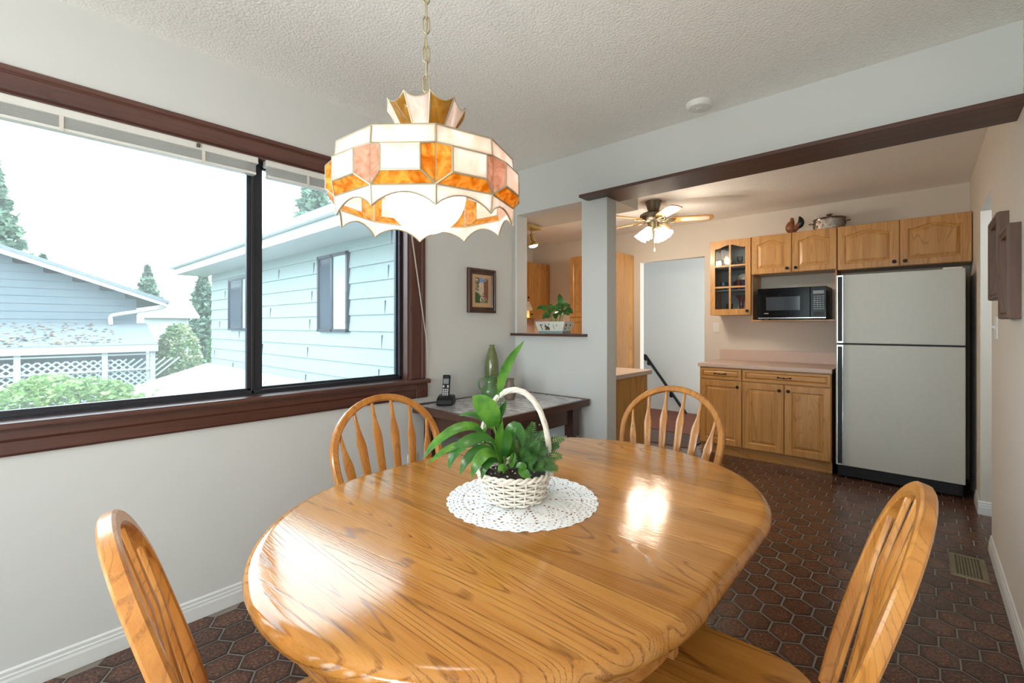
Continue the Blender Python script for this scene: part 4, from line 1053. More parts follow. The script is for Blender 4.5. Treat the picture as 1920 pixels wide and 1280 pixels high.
orn('glass_tumbler', 'clear tumbler behind the figurines on the bottom shelf', 'glass', -.06, .06, 0, [(.028, 0), (.03, .004), (.034, .11), (.031, .11), (.027, .01)], 'vessel_glass')
for u, lab, mt in ((-.10, 'small dark and cream figurine at the left of the bottom shelf', 'rooster_brown'), (-.055, 'small cream china figurine beside the dark one on the bottom shelf', 'cream_china'), (.14, 'tiny cream figurine at the right corner of the bottom shelf', 'cream_china')):
    t = thing('china_figurine', lab, 'figurine', (gX(u), gY - .02, gz0 + SH[0] + .0005)); k = .7 if u > .1 else 1.
    MB().lathe([(.014 * k, 0), (.018 * k, .01 * k), (.017 * k, .022 * k), (.009 * k, .032 * k)], n=14).build('body', mt, t, smooth=60); MB().sphere((0, -.004, .038 * k), .011 * k, 12, 8).build('head', 'cream_china', t, smooth=60)
    for s in (-1, 1): MB().sphere((s * .007 * k, -.002, .048 * k), .004 * k, 8, 6).build('ear', mt, t, smooth=60)
# microwave shelf
t = thing('microwave_shelf', 'thin oak shelf holding the microwave below the wall cabinet', 'shelf', (-.92, UF, 1.303))
MB().box(-.351, .348, .0, YK - UF - .001, 0, .018).build('board', 'oak_cabinet_flat', t, bevel=.002)
for x in (-.351, .336): MB().box(x, x + .012, .006, YK - UF - .001, .018, .464).build('side_panel', 'oak_cabinet', t)
mw = thing('microwave_oven', 'black countertop microwave oven on the open shelf', 'microwave', (-.921, 4.93, 1.3215))
W, Hh = .56, .30
MB().box(-W / 2, W / 2, .012, .345, .008, Hh).build('housing', 'black_plastic', mw, bevel=.004)
f = MB().box(-W / 2, .155, 0, .012, .012, Hh).build('door', 'black_gloss', mw, bevel=.003)
MB().box(-.225, .095, -.002, .0005, .072, .232).build('door_window', 'black_gloss', f, bevel=.001); MB().box(-.205, .075, -.0032, -.0018, .088, .216).build('window_screen', 'dark_pane', f)
MB().box(-.222, -.185, -.0015, .0005, .056, .062).build('name_badge', 'grey_key', f)
cp = MB().box(.158, W / 2, 0, .012, .012, Hh).build('control_panel', 'black_gloss', mw, bevel=.003)
MB().box(.178, .262, -.0015, .0005, .232, .262).build('clock_display', 'screen_grey', cp)
kb = MB().box(-.008, .008, -.0015, .0005, -.004, .004).build('keypad_button', 'screen_grey', cp); kb.location = (.19, 0, .21)
for r in range(7):
    for c in range(4):
        if r or c: inst(kb, cp, (.19 + c * .022, 0, .21 - r * .019))
MB().prism([(.178, .03), (.262, .03), (.262, .062), (.22, .07), (.178, .062)], -.003, 0, 'XZ').build('door_button', 'black_plastic', cp)
MB().box(-W / 2 + .005, W / 2 - .005, -.001, .003, .012, .018).build('chrome_strip', 'chrome', mw)
for x in (-.24, .24):
    for y in (.04, .3): MB().lathe([(.012, 0), (.012, .009)], (x, y, 0), 12).build('foot', 'black_matte', mw)

# base cabinets and counter
BF = 4.69
def base_cab(label, x0, x1, nd):
    c = thing('base_cabinet', label, 'cabinet', ((x0 + x1) / 2, BF, 0)); w = x1 - x0
    MB().box(-w / 2, w / 2, .001, YK - BF - .001, .10, .853).build('carcass', 'oak_cabinet', c)
    MB().box(-w / 2, w / 2, .03, .045, .001, .10).build('toe_kick', 'oak_cabinet_flat', c)
    drawer(c, w - .006, .112, (0, 0, .793))
    dw = w / nd
    for k in range(nd):
        kx = (dw / 2 - .035) if k == 0 else (-dw / 2 + .035)
        door(c, dw - .006, .622, (-w / 2 + dw * (k + .5), 0, .417), 0, (kx, .622 / 2 - .05))
    return c
base_cab('narrow oak base cabinet with one door beside the stair doorway', -1.667, -1.275, 1)
base_cab('wide oak base cabinet with two doors beside the refrigerator', -1.273, -.573, 2)
ct = thing('countertop', 'pinkish beige laminate countertop over the oak base cabinets', 'countertop', (-1.12, 4.98, .855))
MB().box(-.565, .552, -.318, .319, 0, .036).build('slab', 'laminate', ct, bevel=.004)
MB().box(-.545, .552, .299, .319, .036, .152).build('backsplash', 'laminate', ct, bevel=.003)

# refrigerator
fr = thing('refrigerator', 'almond white top-freezer refrigerator with black handle strips', 'refrigerator', (-.154, 4.65, 0))
FW = .772
MB().box(-FW / 2 + .004, FW / 2 - .004, .065, .63, .02, 1.672).build('body', 'black_matte', fr, bevel=.004)
def fdoor(z0, z1):
    d = MB().box(-FW / 2, FW / 2, 0, .058, z0, z1).build('door', 'fridge_skin', fr, bevel=.006, seg=3)
    MB().box(-FW / 2 + .014, -FW / 2 + .046, -.012, .002, z0 + .012, z1 - .008).build('handle_strip', 'black_matte', d, bevel=.002)
    for x in (-FW / 2 + .010, -FW / 2 + .046): MB().box(x, x + .005, -.014, .002, z0 + .004, z1 - .002).build('chrome_edge', 'chrome', d)
    for z in (z0 + .004, z1 - .014): MB().box(-FW / 2 + .010, -FW / 2 + .052, -.015, .002, z, z + .012).build('chrome_cap', 'chrome', d)
    MB().box(-FW / 2 + .01, FW / 2 - .01, .058, .066, z0 + .01, z1 - .01).build('gasket', 'black_matte', d)
fdoor(.105, 1.105); fdoor(1.118, 1.682)
MB().box(-FW / 2 + .01, FW / 2 - .01, .03, .06, .012, .10).build('base_grille', 'black_plastic', fr, bevel=.003)
for k in range(4): MB().box(-FW / 2 + .03, FW / 2 - .03, .026, .032, .025 + k * .018, .033 + k * .018).build('grille_slat', 'black_matte', fr)
MB().box(FW / 2 - .12, FW / 2 - .015, .01, .09, 1.674, 1.694).build('hinge_cover', 'white_plastic', fr, bevel=.004)
for x in (-.33, .33):
    for y in (.1, .58): MB().lathe([(.018, .0), (.018, .03)], (x, y, 0), 12).build('foot', 'black_matte', fr)

# casserole and rooster on top of the cabinets
po = thing('casserole_dish', 'lidded casserole in a pierced silver holder on top of the cabinets', 'casserole', (-.64, 5.085, UT + .001))
MB().lathe([(.10, 0), (.114, .004), (.118, .015), (.118, .088), (.121, .092), (.117, .092)], n=40, sx=1.05, sy=.62).build('holder', 'pot_metal', po, smooth=40)
lid = MB().lathe([(.122, .092), (.124, .10), (.11, .112), (.06, .121), (.0, .123)], n=40, sx=1.05, sy=.62, caps=True).build('lid', 'pot_lid', po, smooth=40)
MB().lathe([(.012, .12), (.012, .13), (.024, .137), (.025, .143), (.016, .148)], n=20).build('lid_knob', 'pot_lid', lid, smooth=40)
for s in (-1, 1): MB().tube(spline([(s * .122, -.025, .07), (s * .155, -.018, .072), (s * .155, .018, .072), (s * .122, .025, .07)], 14), .004, 8).build('side_handle', 'pot_metal', po, smooth=60)
sc0 = None
for k in range(26):
    a = 2 * pi * k / 26
    if sc0 is None:
        m = MB(); m.tube([(.0, .010 * cos(b), .010 * sin(b)) for b in [2 * pi * q / 12 for q in range(12)]], .0024, 5, closed=True); sc0 = m.build('scroll_ring', 'pot_metal', po, smooth=60); sc0.location = (.125 * cos(a), .074 * sin(a), .05); sc0.rotation_euler = (0, 0, a)
    else: inst(sc0, po, (.125 * cos(a), .074 * sin(a), .035 + .03 * (k % 2)), (0, 0, a))
ro = thing('rooster_figurine', 'ceramic rooster figurine with a black tail on top of the cabinets', 'figurine', (-.915, 5.06, UT + .001), 0)
body = spline([(-.0, 0, .014), (-.028, 0, .045), (-.030, 0, .085), (-.018, 0, .115), (-.018, 0, .14)], 14)
MB().tube(body, [.018, .026, .034, .040, .043, .043, .040, .035, .030, .026, .022, .018, .016, .012], 16).build('body', 'rooster_brown', ro, smooth=60)
MB().lathe([(.026, 0), (.028, .004), (.02, .012), (.016, .02)], n=18).build('base', 'rooster_brown', ro, smooth=50)
MB().tube(spline([(.0, 0, .045), (.025, 0, .06), (.035, 0, .09)], 8), [.03, .03, .028, .026, .024, .022, .02, .018], 14).build('back', 'rooster_brown', ro, smooth=60)
MB().tube(spline([(.025, 0, .05), (.05, 0, .075), (.056, 0, .115), (.042, 0, .158)], 12), [.012, .018, .022, .025, .027, .028, .028, .026, .022, .018, .012, .004], 14).build('tail', 'rooster_black', ro, smooth=60)
MB().prism([(-.034, .132), (-.032, .156), (-.025, .148), (-.019, .160), (-.013, .148), (-.006, .154), (-.004, .138)], -.003, .003, 'XZ').build('comb', 'rooster_red', ro)
MB().lathe([(.006, 0), (.0005, .018)], n=10).build('beak', 'cream_china', ro, loc=(-.030, 0, .136), rot=(0, R(-100), 0))
MB().sphere((-.03, 0, .118), .007, 10, 6).build('wattle', 'rooster_red', ro, smooth=60)

# pantry, left-hand wall cabinets, range hood, peninsula
pa = thing('pantry_cabinet', 'tall oak pantry cabinet standing against the kitchen back wall', 'cabinet', (-3.04, 4.87, 0))
MB().box(-.333, .333, .001, YK - 4.87 - .001, .001, 2.145).build('carcass', 'oak_cabinet', pa)
for k in (-1, 1):
    door(pa, .329, .765, (k * .166, 0, 1.755), .035, None); door(pa, .329, 1.27, (k * .166, 0, .73), 0, None)
for i, (y0, y1) in enumerate(((4.82, 5.295), (4.33, 4.815))):
    c = thing('wall_cabinet', ['oak wall cabinet in the kitchen corner, seen through the serving hatch', 'oak wall cabinet beside the range hood, partly hidden by the hatch edge'][i], 'cabinet', (-4.04, (y0 + y1) / 2, 1.372 if i == 0 else 1.6), R(90))
    z1 = UT - (1.372 if i == 0 else 1.6); L = (y1 - y0)
    MB().box(-L / 2, L / 2, .001, .305, 0, z1).build('carcass', 'oak_cabinet', c)
    door(c, L - .006, z1 - .004, (0, 0, z1 / 2), .035, (-L / 2 + .03 if i == 0 else L / 2 - .03, -z1 / 2 + .05))
t = thing('range_hood', 'cream range hood with a warm light below the cabinet', 'range hood', (-4.0, 4.56, 1.47), R(90))
MB().prism([(-.05, 0), (-.05, .04), (.0, .128), (.34, .128), (.34, 0)], -.24, .24, 'YZ').build('canopy', 'cream_china', t, bevel=.003)
MB().box(-.16, .16, .03, .12, -.006, -.001).build('hood_lamp', 'spot_glow', t)
c = thing('kitchen_counter', 'oak counter run along the far left kitchen wall', 'counter', (-4.04, 4.3, 0), R(90))
MB().box(-.9, .99, .0, .30, .1, .853).build('carcass', 'oak_cabinet', c); MB().box(-.9, .99, -.3, .305, .855, .891).build('slab', 'laminate', c, bevel=.003); MB().box(-.9, .99, -.28, 0, .1, .853).build('cupboard_front', 'oak_cabinet', c); MB().box(-.9, .99, -.22, .28, .001, .1).build('toe_kick', 'oak_cabinet_flat', c)
MB().box(-.9, .99, .285, .305, .891, 1.36).build('backsplash', 'laminate', c)
pe = thing('peninsula_counter', 'oak sided peninsula with pinkish beige top behind the column', 'counter', (-2.4, 3.2, 0))
MB().box(-1.33, .665, YPB - 3.2 + .002, .43, .001, .853).build('carcass', 'oak_cabinet', pe); MB().box(-1.33, .70, YPB - 3.2 + .002, .46, .855, .891).build('slab', 'laminate', pe, bevel=.004)
MB().box(.665, .67, YPB - 3.2 + .002, .43, .001, .853).build('end_panel', 'oak_cabinet', pe)
# handrail on the stairwell wall
t = thing('stair_handrail', 'black metal handrail sloping down the stairwell wall', 'handrail', (-3.15, 6.62, 0))
d0, d1 = Vector((.0, -.07, .81)), Vector((.9, -.07, -.36))
MB().tube([(-.02, -.01, .74), (-.035, -.05, .78), (-.012, -.07, .815)] + [d0.lerp(d1, k / 8) for k in range(9)], .021, 12).build('rail', 'black_plastic', t, smooth=50)
for k in (.03, .42, .8):
    q = d0.lerp(d1, k); m = MB(); m.tube([(q.x, -.001, q.z - .09), (q.x, -.045, q.z - .075), (q.x, -.07, q.z - .015)], .008, 8); m.lathe([(.03, 0), (.03, .01)], n=16); m.v = m.v[:-32] + [(q.x + x, -z - .001, q.z - .09 + y) for x, y, z in m.v[-32:]]; m.build('bracket', 'black_plastic', t, smooth=50)
# added flat grey sheet in front of the stairs
tag(MB().box(-.33, .33, -.27, .27, 0, .008).build('grey_floor_sheet', 'grey_sheet', None, bevel=.003, loc=(-2.1, 4.98, .0008)), 'flat grey sheet added before the stair doorway', 'mat')

# ------------------------------------------------------------------ ceiling fan
FX, FY = -1.9, 4.116
fan = thing('ceiling_fan', 'pewter ceiling fan with cane-inset blades and a cluster of lit glass shades', 'ceiling fan', (FX, FY, ZC))
MB().lathe([(.045, -.10), (.05, -.09), (.072, -.02), (.078, -.001)], n=28).build('canopy', 'pewter', fan, smooth=40)
MB().lathe([(.06, -.20), (.085, -.19), (.115, -.17), (.125, -.145), (.122, -.125), (.10, -.11), (.05, -.10)], n=36).build('motor_housing', 'pewter', fan, smooth=40)
MB().lathe([(.035, -.27), (.05, -.262), (.052, -.215), (.058, -.205), (.058, -.198)], n=28).build('switch_housing', 'antique_brass', fan, smooth=40)
bl = [(.16, -.045), (.20, -.055), (.46, -.066), (.52, -.05), (.535, 0), (.52, .05), (.46, .066), (.20, .055), (.16, .045)]
blade = iron = None; A0 = R(42)
for k in range(5):
    a = A0 + R(-14) + 2 * pi * k / 5; rot = (R(-10), 0, a)
    if blade is None:
        b0 = MB().prism(bl, -.004, .004, 'XY').build('blade', 'oak_cabinet_flat', fan, bevel=.001); blade = b0
        cane0 = MB().prism([(.26, -.035), (.44, -.045), (.49, -.035), (.5, 0), (.49, .035), (.44, .045), (.26, .035), (.245, 0)], -.0052, -.004, 'XY').build('cane_inset', 'cream_china', b0)
        b0.location = (0, 0, -.178); b0.rotation_euler = rot
        m = MB(); m.box(.06, .19, -.012, .012, -.006, .0); m.tube(spline([(.10, -.01, -.004), (.14, -.045, -.004), (.2, -.03, -.004)], 10), .005, 6); m.tube(spline([(.10, .01, -.004), (.14, .045, -.004), (.2, .03, -.004)], 10), .005, 6)
        iron = m.build('blade_iron', 'antique_brass', fan, smooth=50); iron.location = (0, 0, -.186); iron.rotation_euler = rot
    else:
        b0 = inst(blade, fan, (0, 0, -.178), rot); inst(cane0, b0); inst(iron, fan, (0, 0, -.186), rot)
shade = None
for k in range(4):
    a = A0 + R(45) + pi / 2 * k; d = Vector((cos(a), sin(a), 0))
    MB().tube(bez((d.x * .03, d.y * .03, -.25), (d.x * .075, d.y * .075, -.235), (d.x * .085, d.y * .085, -.27), 8), .008, 8).build('lamp_arm', 'antique_brass', fan, smooth=50)
    if shade is None:
        m = MB(); rr = []
        for r, z, f in ((.018, 0, 0), (.028, -.012, .0), (.04, -.04, .02), (.048, -.07, .05), (.060, -.098, .10), (.056, -.098, .10), (.044, -.068, .05)):
            rr.append([(r * (1 + f * cos(8 * 2 * pi * q / 48)) * cos(2 * pi * q / 48), r * (1 + f * cos(8 * 2 * pi * q / 48)) * sin(2 * pi * q / 48), z) for q in range(48)])
        m.rings(rr, True, False); shade = m.build('glass_shade', 'bulb_glow', fan, smooth=60); o = shade
    else: o = inst(shade, fan)
    o.location = (d.x * .08, d.y * .08, -.262); o.rotation_euler = Matrix.Rotation(R(-38), 3, Vector((-d.y, d.x, 0))).to_euler()
    li = bpy.data.lights.new('fan_bulb', 'POINT'); li.energy = 3.5; li.color = (1, .86, .68); li.shadow_soft_size = .04
    lo = bpy.data.objects.new('fan_bulb', li); COL.objects.link(lo); lo.parent = fan; lo.location = (d.x * .15, d.y * .15, -.395)
MB().tube([(.03, -.04, -.27), (.03, -.04, -.45)], .0012, 6).build('pull_chain', 'brass', fan); MB().lathe([(.006, 0), (.008, .006), (.003, .03)], (.03, -.04, -.48), 12).build('pull_bob', 'cream_china', fan, smooth=50)
# track light under the bulkhead
tl = thing('track_light', 'brass spotlight hanging from a short track under the bulkhead', 'spotlight', (-2.455, 2.97, 2.108))
MB().box(-.05, .05, -.34, .075, -.032, -.001).build('track', 'brass', tl, bevel=.002)
MB().tube([(0, 0, -.03), (0, 0, -.075)], .005, 8).build('stem', 'brass', tl)
sp = MB().lathe([(.018, .0), (.022, -.004), (.024, -.06), (.032, -.075), (.046, -.082), (.048, -.098), (.044, -.102), (.03, -.098)][::-1], n=28).build('lamp_head', 'brass', tl, smooth=40, loc=(0, 0, -.072), rot=(R(6), R(-8), 0))
MB().sphere((0, 0, -.098), .036, 20, 10, sz=.5).build('bulb', 'spot_glow', sp, smooth=60)
li = bpy.data.lights.new('track_bulb', 'SPOT'); li.energy = 18; li.color = (1, .84, .62); li.spot_size = R(110); li.shadow_soft_size = .04
lo = bpy.data.objects.new('track_bulb', li); COL.objects.link(lo); lo.parent = tl; lo.location = (0, 0, -.20)

# ------------------------------------------------------------------ planter in the hatch
pl = thing('tin_planter', 'printed tin planter with a pothos on the hatch sill', 'plant', (-2.006, 2.693, 1.206))
def tin(w, d, z): return [(-w, -d, z), (w, -d, z), (w, d, z), (-w, d, z)]
body = MB().rings([tin(.105, .046, 0), tin(.110, .050, .018), tin(.134, .062, .085), tin(.137, .064, .087), tin(.132, .060, .086), tin(.126, .055, .07)], True, True).build('tin_body', 'tin_white', pl)
MB().rings([tin(.1062, .0472, .0), tin(.1112, .0512, .018), tin(.1105, .0505, .0185)], True, False).build('blue_base_band', 'tin_blue', pl)
def on_front(name, mat, poly, off=.0012):
    """flat print on the sloping front face: poly in (x, height)"""
    th = .0006; yy = lambda z: -.050 - (.012) * (z - .018) / .067 - off
    n = len(poly); return MB().add([(x, yy(z), z) for x, z in poly] + [(x, yy(z) + th, z) for x, z in poly], [tuple(range(n)), tuple(range(2 * n - 1, n - 1, -1))] + [(i, (i + 1) % n, n + (i + 1) % n, n + i) for i in range(n)]).build(name, mat, body)
rab = [(-.045, .030), (.0, .028), (.004, .034), (.0, .046), (-.012, .056), (-.024, .056), (-.031, .062), (-.030, .076), (-.034, .066), (-.040, .075), (-.038, .062), (-.044, .056), (-.043, .049), (-.036, .047), (-.036, .038), (-.046, .034)]
on_front('rabbit_print', 'print_brown', [(x - .004, z - .003) for x, z in rab])
def blob(cx, cz, r, k=8, e=1.): return [(cx + r * e * cos(2 * pi * i / k), cz + r * sin(2 * pi * i / k)) for i in range(k)]
for cx, cz, r, mt in ((-.082, .060, .008, 'print_brown'), (-.078, .046, .006, 'print_brown'), (-.066, .062, .006, 'print_grey'), (-.072, .032, .008, 'print_grey'), (-.006, .066, .007, 'print_grey'), (.03, .062, .004, 'print_grey'), (.034, .05, .006, 'print_grey'), (.038, .037, .005, 'print_grey'), (.062, .058, .006, 'print_grey')):
    on_front('motif_print', mt, blob(cx, cz, r))
for dx, dz, r, mt in ((-.03, .06, .010, 'print_brown'), (-.03, .034, .009, 'print_grey'), (.02, .06, .008, 'print_brown'), (.012, .04, .006, 'print_grey')):
    m = MB(); pp = blob(dx, dz, r); m.add([(.110 + .024 * (z - .018) / .067 + .0012, x, z) for x, z in pp], [tuple(range(8))]); m.build('motif_print', mt, body)
MB().box(-.125, .125, -.054, .054, .066, .072).build('soil', 'soil', pl)
def V(px, py, d=0.): return ((px - 1031) * .00405, d, (626 - py) * .00405)
sclx = .8
for pts, wd in (([(1057, 566, 0), (1052, 556, -.01), (1048, 546, -.01), (1044, 537, -.0)], .040), ([(1018, 572, -.03), (1005, 566, -.05), (992, 572, -.06)], .030), ([(1030, 575, .0), (1026, 566, -.02), (1020, 561, -.02)], .038), ([(1040, 575, -.02), (1046, 566, -.03), (1052, 562, -.03), (1054, 568, -.03)], .028),
                ([(1055, 570, -.02), (1068, 564, -.03), (1082, 565, -.03)], .030), ([(1050, 575, -.04), (1058, 578, -.06), (1064, 586, -.07)], .042), ([(1062, 578, -.03), (1072, 580, -.04), (1081, 586, -.04)], .036), ([(1028, 582, -.04), (1018, 586, -.06), (1012, 594, -.06)], .036), ([(1020, 574, .02), (1010, 578, .03), (1006, 588, .03)], .036), ([(1042, 582, -.03), (1046, 586, -.05), (1048, 594, -.06)], .036), ([(1036, 576, .03), (1040, 572, .04), (1046, 578, .05)], .036), ([(1056, 572, .03), (1064, 574, .04), (1070, 582, .05)], .036)):
    P = [Vector(V(*p)) for p in pts]; P = [Vector((p.x * sclx, p.y, p.z * sclx)) for p in P]
    leaf('pothos_leaf', 'pothos_leaf', P, wd * .78, pl, (.45, -1, .55), n=10, shape='heart', fold=.12)
    root = Vector((P[0].x * .55, random.uniform(-.02, .02), .068)); MB().tube(bez(root, root.lerp(P[0], .5) + Vector((0, 0, .015)), P[0], 7), .0022, 5).build('leaf_stalk', 'stem_green', pl, smooth=60)

# ------------------------------------------------------------------ carved frames on the right wall
for (y0, y1, z0, z1, lab) in ((3.0, 3.365, 1.388, 1.777, 'farther of the two dark wooden shadow-box frames on the right wall'), (2.66, 2.945, 1.29, 1.669, 'nearer dark wooden shadow-box frame overlapping the other on the right wall')):
    t = thing('wooden_frame', lab, 'frame', (XR, (y0 + y1) / 2, (z0 + z1) / 2), R(-90), 'shadow-box frames on the right wall'); L, Hh = (y1 - y0), (z1 - z0)
    # moulded rails: deep outside edge falling to a shallow inside edge
    prof = [(0, 0), (0, .030), (.004, .040), (.014, .040), (.022, .030), (.028, .036), (.036, .034), (.038, .004)]
    for k, nm in enumerate(('top_rail', 'bottom_rail')):
        s = 1 if k == 0 else -1; m = MB(); rr = [[(-L / 2 + i, -d, s * (Hh / 2 - i)), (L / 2 - i, -d, s * (Hh / 2 - i))] for i, d in prof]
        n = len(rr); m.add([p for r in rr for p in r], [(2 * i, 2 * i + 1, 2 * ((i + 1) % n) + 1, 2 * ((i + 1) % n)) for i in range(n)] + [tuple(2 * i for i in range(n)), tuple(2 * i + 1 for i in range(n - 1, -1, -1))]); m.build(nm, 'frame_wood', t)
    for s in (-1, 1):
        m = MB(); rr = [[(s * (L / 2 - i), -d, -Hh / 2 + i), (s * (L / 2 - i), -d, Hh / 2 - i)] for i, d in prof]
        n = len(rr); m.add([p for r in rr for p in r], [(2 * i, 2 * i + 1, 2 * ((i + 1) % n) + 1, 2 * ((i + 1) % n)) for i in range(n)] + [tuple(2 * i for i in range(n)), tuple(2 * i + 1 for i in range(n - 1, -1, -1))]); m.build('side_rail', 'frame_wood', t)
    MB().box(-L / 2 + .036, L / 2 - .036, -.008, -.002, -Hh / 2 + .036, Hh / 2 - .036).build('back_panel', 'tan_panel', t)

# ------------------------------------------------------------------ outside the window
GZ = -1.6
tag(MB().box(-60, -2.46, -40, 40, GZ - .2, GZ).build('lawn', 'lawn'), None, None, None, 'structure')
tag(MB().box(-2.46, 12, -40, YB - .12, GZ - .2, GZ).build('patio_ground', 'lawn'), None, None, None, 'structure')
tag(MB().box(-7.5, 4.5, -9.5, YB - .12, -.25, -.12).box(-7.5, XL - .125, YB - .12, -1.1, -.25, -.12).build('floor_bounce_deck', 'bounce_pale'), None, None, None, 'structure')  # unseen pale deck added to bounce skylight up to the ceiling
# wing of the house clad in lap siding
SYP = 2.62; WXL = -10.0
wg = thing('house_wing', 'house wing with pale blue-green lap siding and two narrow windows', 'building', (-6.2, SYP, GZ))
m = MB(); m.box(-3.8, 3.66, .012, .06, 0, 4.0); m.box(-3.8, -3.7, .012, 4.2, 0, 4.0); m.build('wall', 'siding_pale', wg)
pk = None; ex = .178; n0 = int((.5 - GZ) / ex)
for k in range(n0 - 1, n0 + 12):
    z = k * ex - .045
    if pk is None: pk = MB().prism([(-.004, 0), (-.022, 0), (-.024, .004), (-.004, ex + .02), (.012, ex + .02), (.012, 0)], -3.8, 3.66, 'YZ').build('siding_plank', 'siding_pale', wg); pk.location = (0, 0, z)
    else: inst(pk, wg, (0, 0, z))
js = None
for k in range(n0 - 1, n0 + 12):
    for x in (-3.8 + (k * 2.37) % 3.4, -.1 + (k * 1.73) % 3.4):
        if js is None: js = MB().box(-.002, .002, -.024, -.005, .004, ex * .8).build('plank_joint', 'siding_grey', wg); js.location = (x, -.002, k * ex - .045)
        else: inst(js, wg, (x, -.002, k * ex - .045))
for (x0, x1, z0, z1) in ((-5.56, -4.82, 1.19, 2.11), (-8.93, -7.6, 1.19, 2.06)):
    wn = MB(); a, b = x0 + 6.2, x1 + 6.2; c, d = z0 - GZ, z1 - GZ; e = .035
    for q in ((a, a + e, c, d), (b - e, b, c, d), (a, b, c, c + e), (a, b, d - e, d), ((a + b) / 2 - e / 2, (a + b) / 2 + e / 2, c, d)): wn.box(q[0], q[1], -.05, .0, q[2], q[3])
    wo = wn.build('window', 'bronze_frame', wg)
    MB().box(a + e, (a + b) / 2, -.03, -.02, c + e, d - e).build('pane', 'dark_pane', wo); MB().box((a + b) / 2, b - e, -.03, -.02, c + e, d - e).build('pane', 'pale_pane', wo)
MB().box(-4.3, 3.66, -.50, -.46, 2.215 - GZ, 2.40 - GZ).build('fascia', 'house_white', wg)
MB().tube([(-4.3, -.53, 2.37 - GZ), (3.66, -.53, 2.37 - GZ)], .05, 8).build('gutter', 'house_white', wg, smooth=60)
MB().box(-4.3, 3.66, -.47, .01, 2.225 - GZ, 2.245 - GZ).build('soffit', 'house_white', wg)
MB().prism([(-.56, 2.42 - GZ), (2.0, 3.25 - GZ), (4.5, 2.42 - GZ), (4.5, 2.38 - GZ), (2.0, 3.2 - GZ), (-.56, 2.38 - GZ)], -4.35, 3.66, 'YZ').build('roof', 'shingle_grey', wg)
# low roof attached to the wing
lr = thing('lower_roof', 'low pale shingled roof sloping away below the window', 'roof', (-6.5, SYP, 0))
m = MB(); m.prism([(-.03, .55), (-1.55, .08), (-1.55, .0), (-.03, .47)], -3.6, 3.4, 'YZ'); m.build('deck', 'shingle_pale', lr)
s0 = None
for k in range(9):
    y = -1.55 + k * .168; z = .08 + (y + 1.55) * .309
    if s0 is None: s0 = MB().prism([(0, .004), (.17, .062), (.17, .056), (0, -.004)], -3.62, 3.4, 'YZ').build('shingle_course', 'shingle_pale', lr); s0.location = (0, y - .01, z + .004)
    else: inst(s0, lr, (0, y - .01, z + .004))
MB().box(-3.6, 3.4, -1.6, -1.55, -.08, .075).build('fascia', 'house_white', lr); MB().prism([(-.03, .53), (-1.56, .06), (-1.56, -.06), (-.03, .41)], -3.66, -3.6, 'YZ').build('rake_board', 'house_white', lr)
for x in (-3.4, 0, 3.2): MB().box(x - .06, x + .06, -1.5, -1.38, GZ, .04).build('post', 'house_white', lr)
# neighbour's grey house (gable faces us)
NX = -14.0
nh = thing('neighbor_house', 'grey sided neighbour house with white rake trim and lattice porch', 'building', (NX, 0, GZ))
NE, NZE, SL = 2.5, 1.77, .3635
top = lambda y: NZE + (NE - y) * SL - GZ
m = MB(); m.prism([(-6.5, 0), (2.1, 0), (2.1, top(2.1) - .06), (-2.2, top(-2.2) - .06), (-6.5, top(2.1) - .06)], -4, -.02, 'YZ'); m.build('wall', 'siding_grey', nh)
k = 0; z = 1.25
while z < 3.2:
    yr = min(2.1, NE - (z - NZE) / SL - .25) if z > NZE else 2.1
    y0 = -2.2 - (yr + 2.2) if z > NZE else -6.5
    MB().prism([(0, 0), (.018, 0), (.002, .17), (-.02, .17)], y0, yr, 'XZ').build('siding_plank', 'siding_grey', nh, loc=(0, 0, z - GZ)); z += .163
for a, b, nm in ((-2.2, NE + .05, 'rake_board'), ):
    m = MB(); m.prism([(NE + .1, top(NE + .1)), (-2.2, top(-2.2)), (-6.9, top(NE + .1)), (-6.9, top(NE + .1) + .13), (-2.2, top(-2.2) + .13), (NE + .1, top(NE + .1) + .13)], .35, .40, 'YZ'); m.build(nm, 'house_white', nh)
m = MB(); m.prism([(NE + .16, top(NE + .1) + .06), (-2.2, top(-2.2) + .12), (-6.9, top(NE + .1) + .06), (-6.9, top(NE + .1) + .14), (-2.2, top(-2.2) + .20), (NE + .16, top(NE + .1) + .14)], -4.3, .42, 'YZ'); m.build('roof', 'shingle_grey', nh)
MB().tube(spline([(.3, NE + .12, NZE - GZ - .02), (.25, NE - .1, NZE - GZ - .1), (.2, 1.75, NZE - GZ - .24), (.15, 1.62, NZE - GZ - .3), (.14, 1.62, NZE - GZ - .48)], 14), .045, 8).build('downpipe', 'house_white', nh, smooth=50)
PY1 = 2.28
m = MB(); m.prism([(0, 1.33 - GZ), (1.3, .86 - GZ), (1.3, .82 - GZ), (0, 1.28 - GZ)], -6.5, PY1, 'XZ'); po_ = m.build('porch_roof', 'shingle_grey', nh)
m = MB(); random.seed(3)
for k in range(900):
    u = random.random() ** .8; y = random.uniform(-4, 1.2 + .6 * random.random()); x = 1.28 * u; z = 1.335 - GZ - (x / 1.3) * .47 + .006; s = random.uniform(.02, .055); a = random.uniform(0, 6.28)
    m.add([(x + s * cos(a), y + s * sin(a), z + random.uniform(0, .02)), (x - s * sin(a) * .6, y + s * cos(a) * .6, z + .01), (x - s * cos(a), y - s * sin(a), z + random.uniform(0, .02)), (x + s * sin(a) * .6, y - s * cos(a) * .6, z)], [(0, 1, 2, 3)])
o = m.build('fallen_leaves', 'leaf_litter', nh); o['kind'] = 'stuff'
MB().box(1.27, 1.32, -6.5, PY1, .70 - GZ, .84 - GZ).build('porch_fascia', 'house_white', nh)
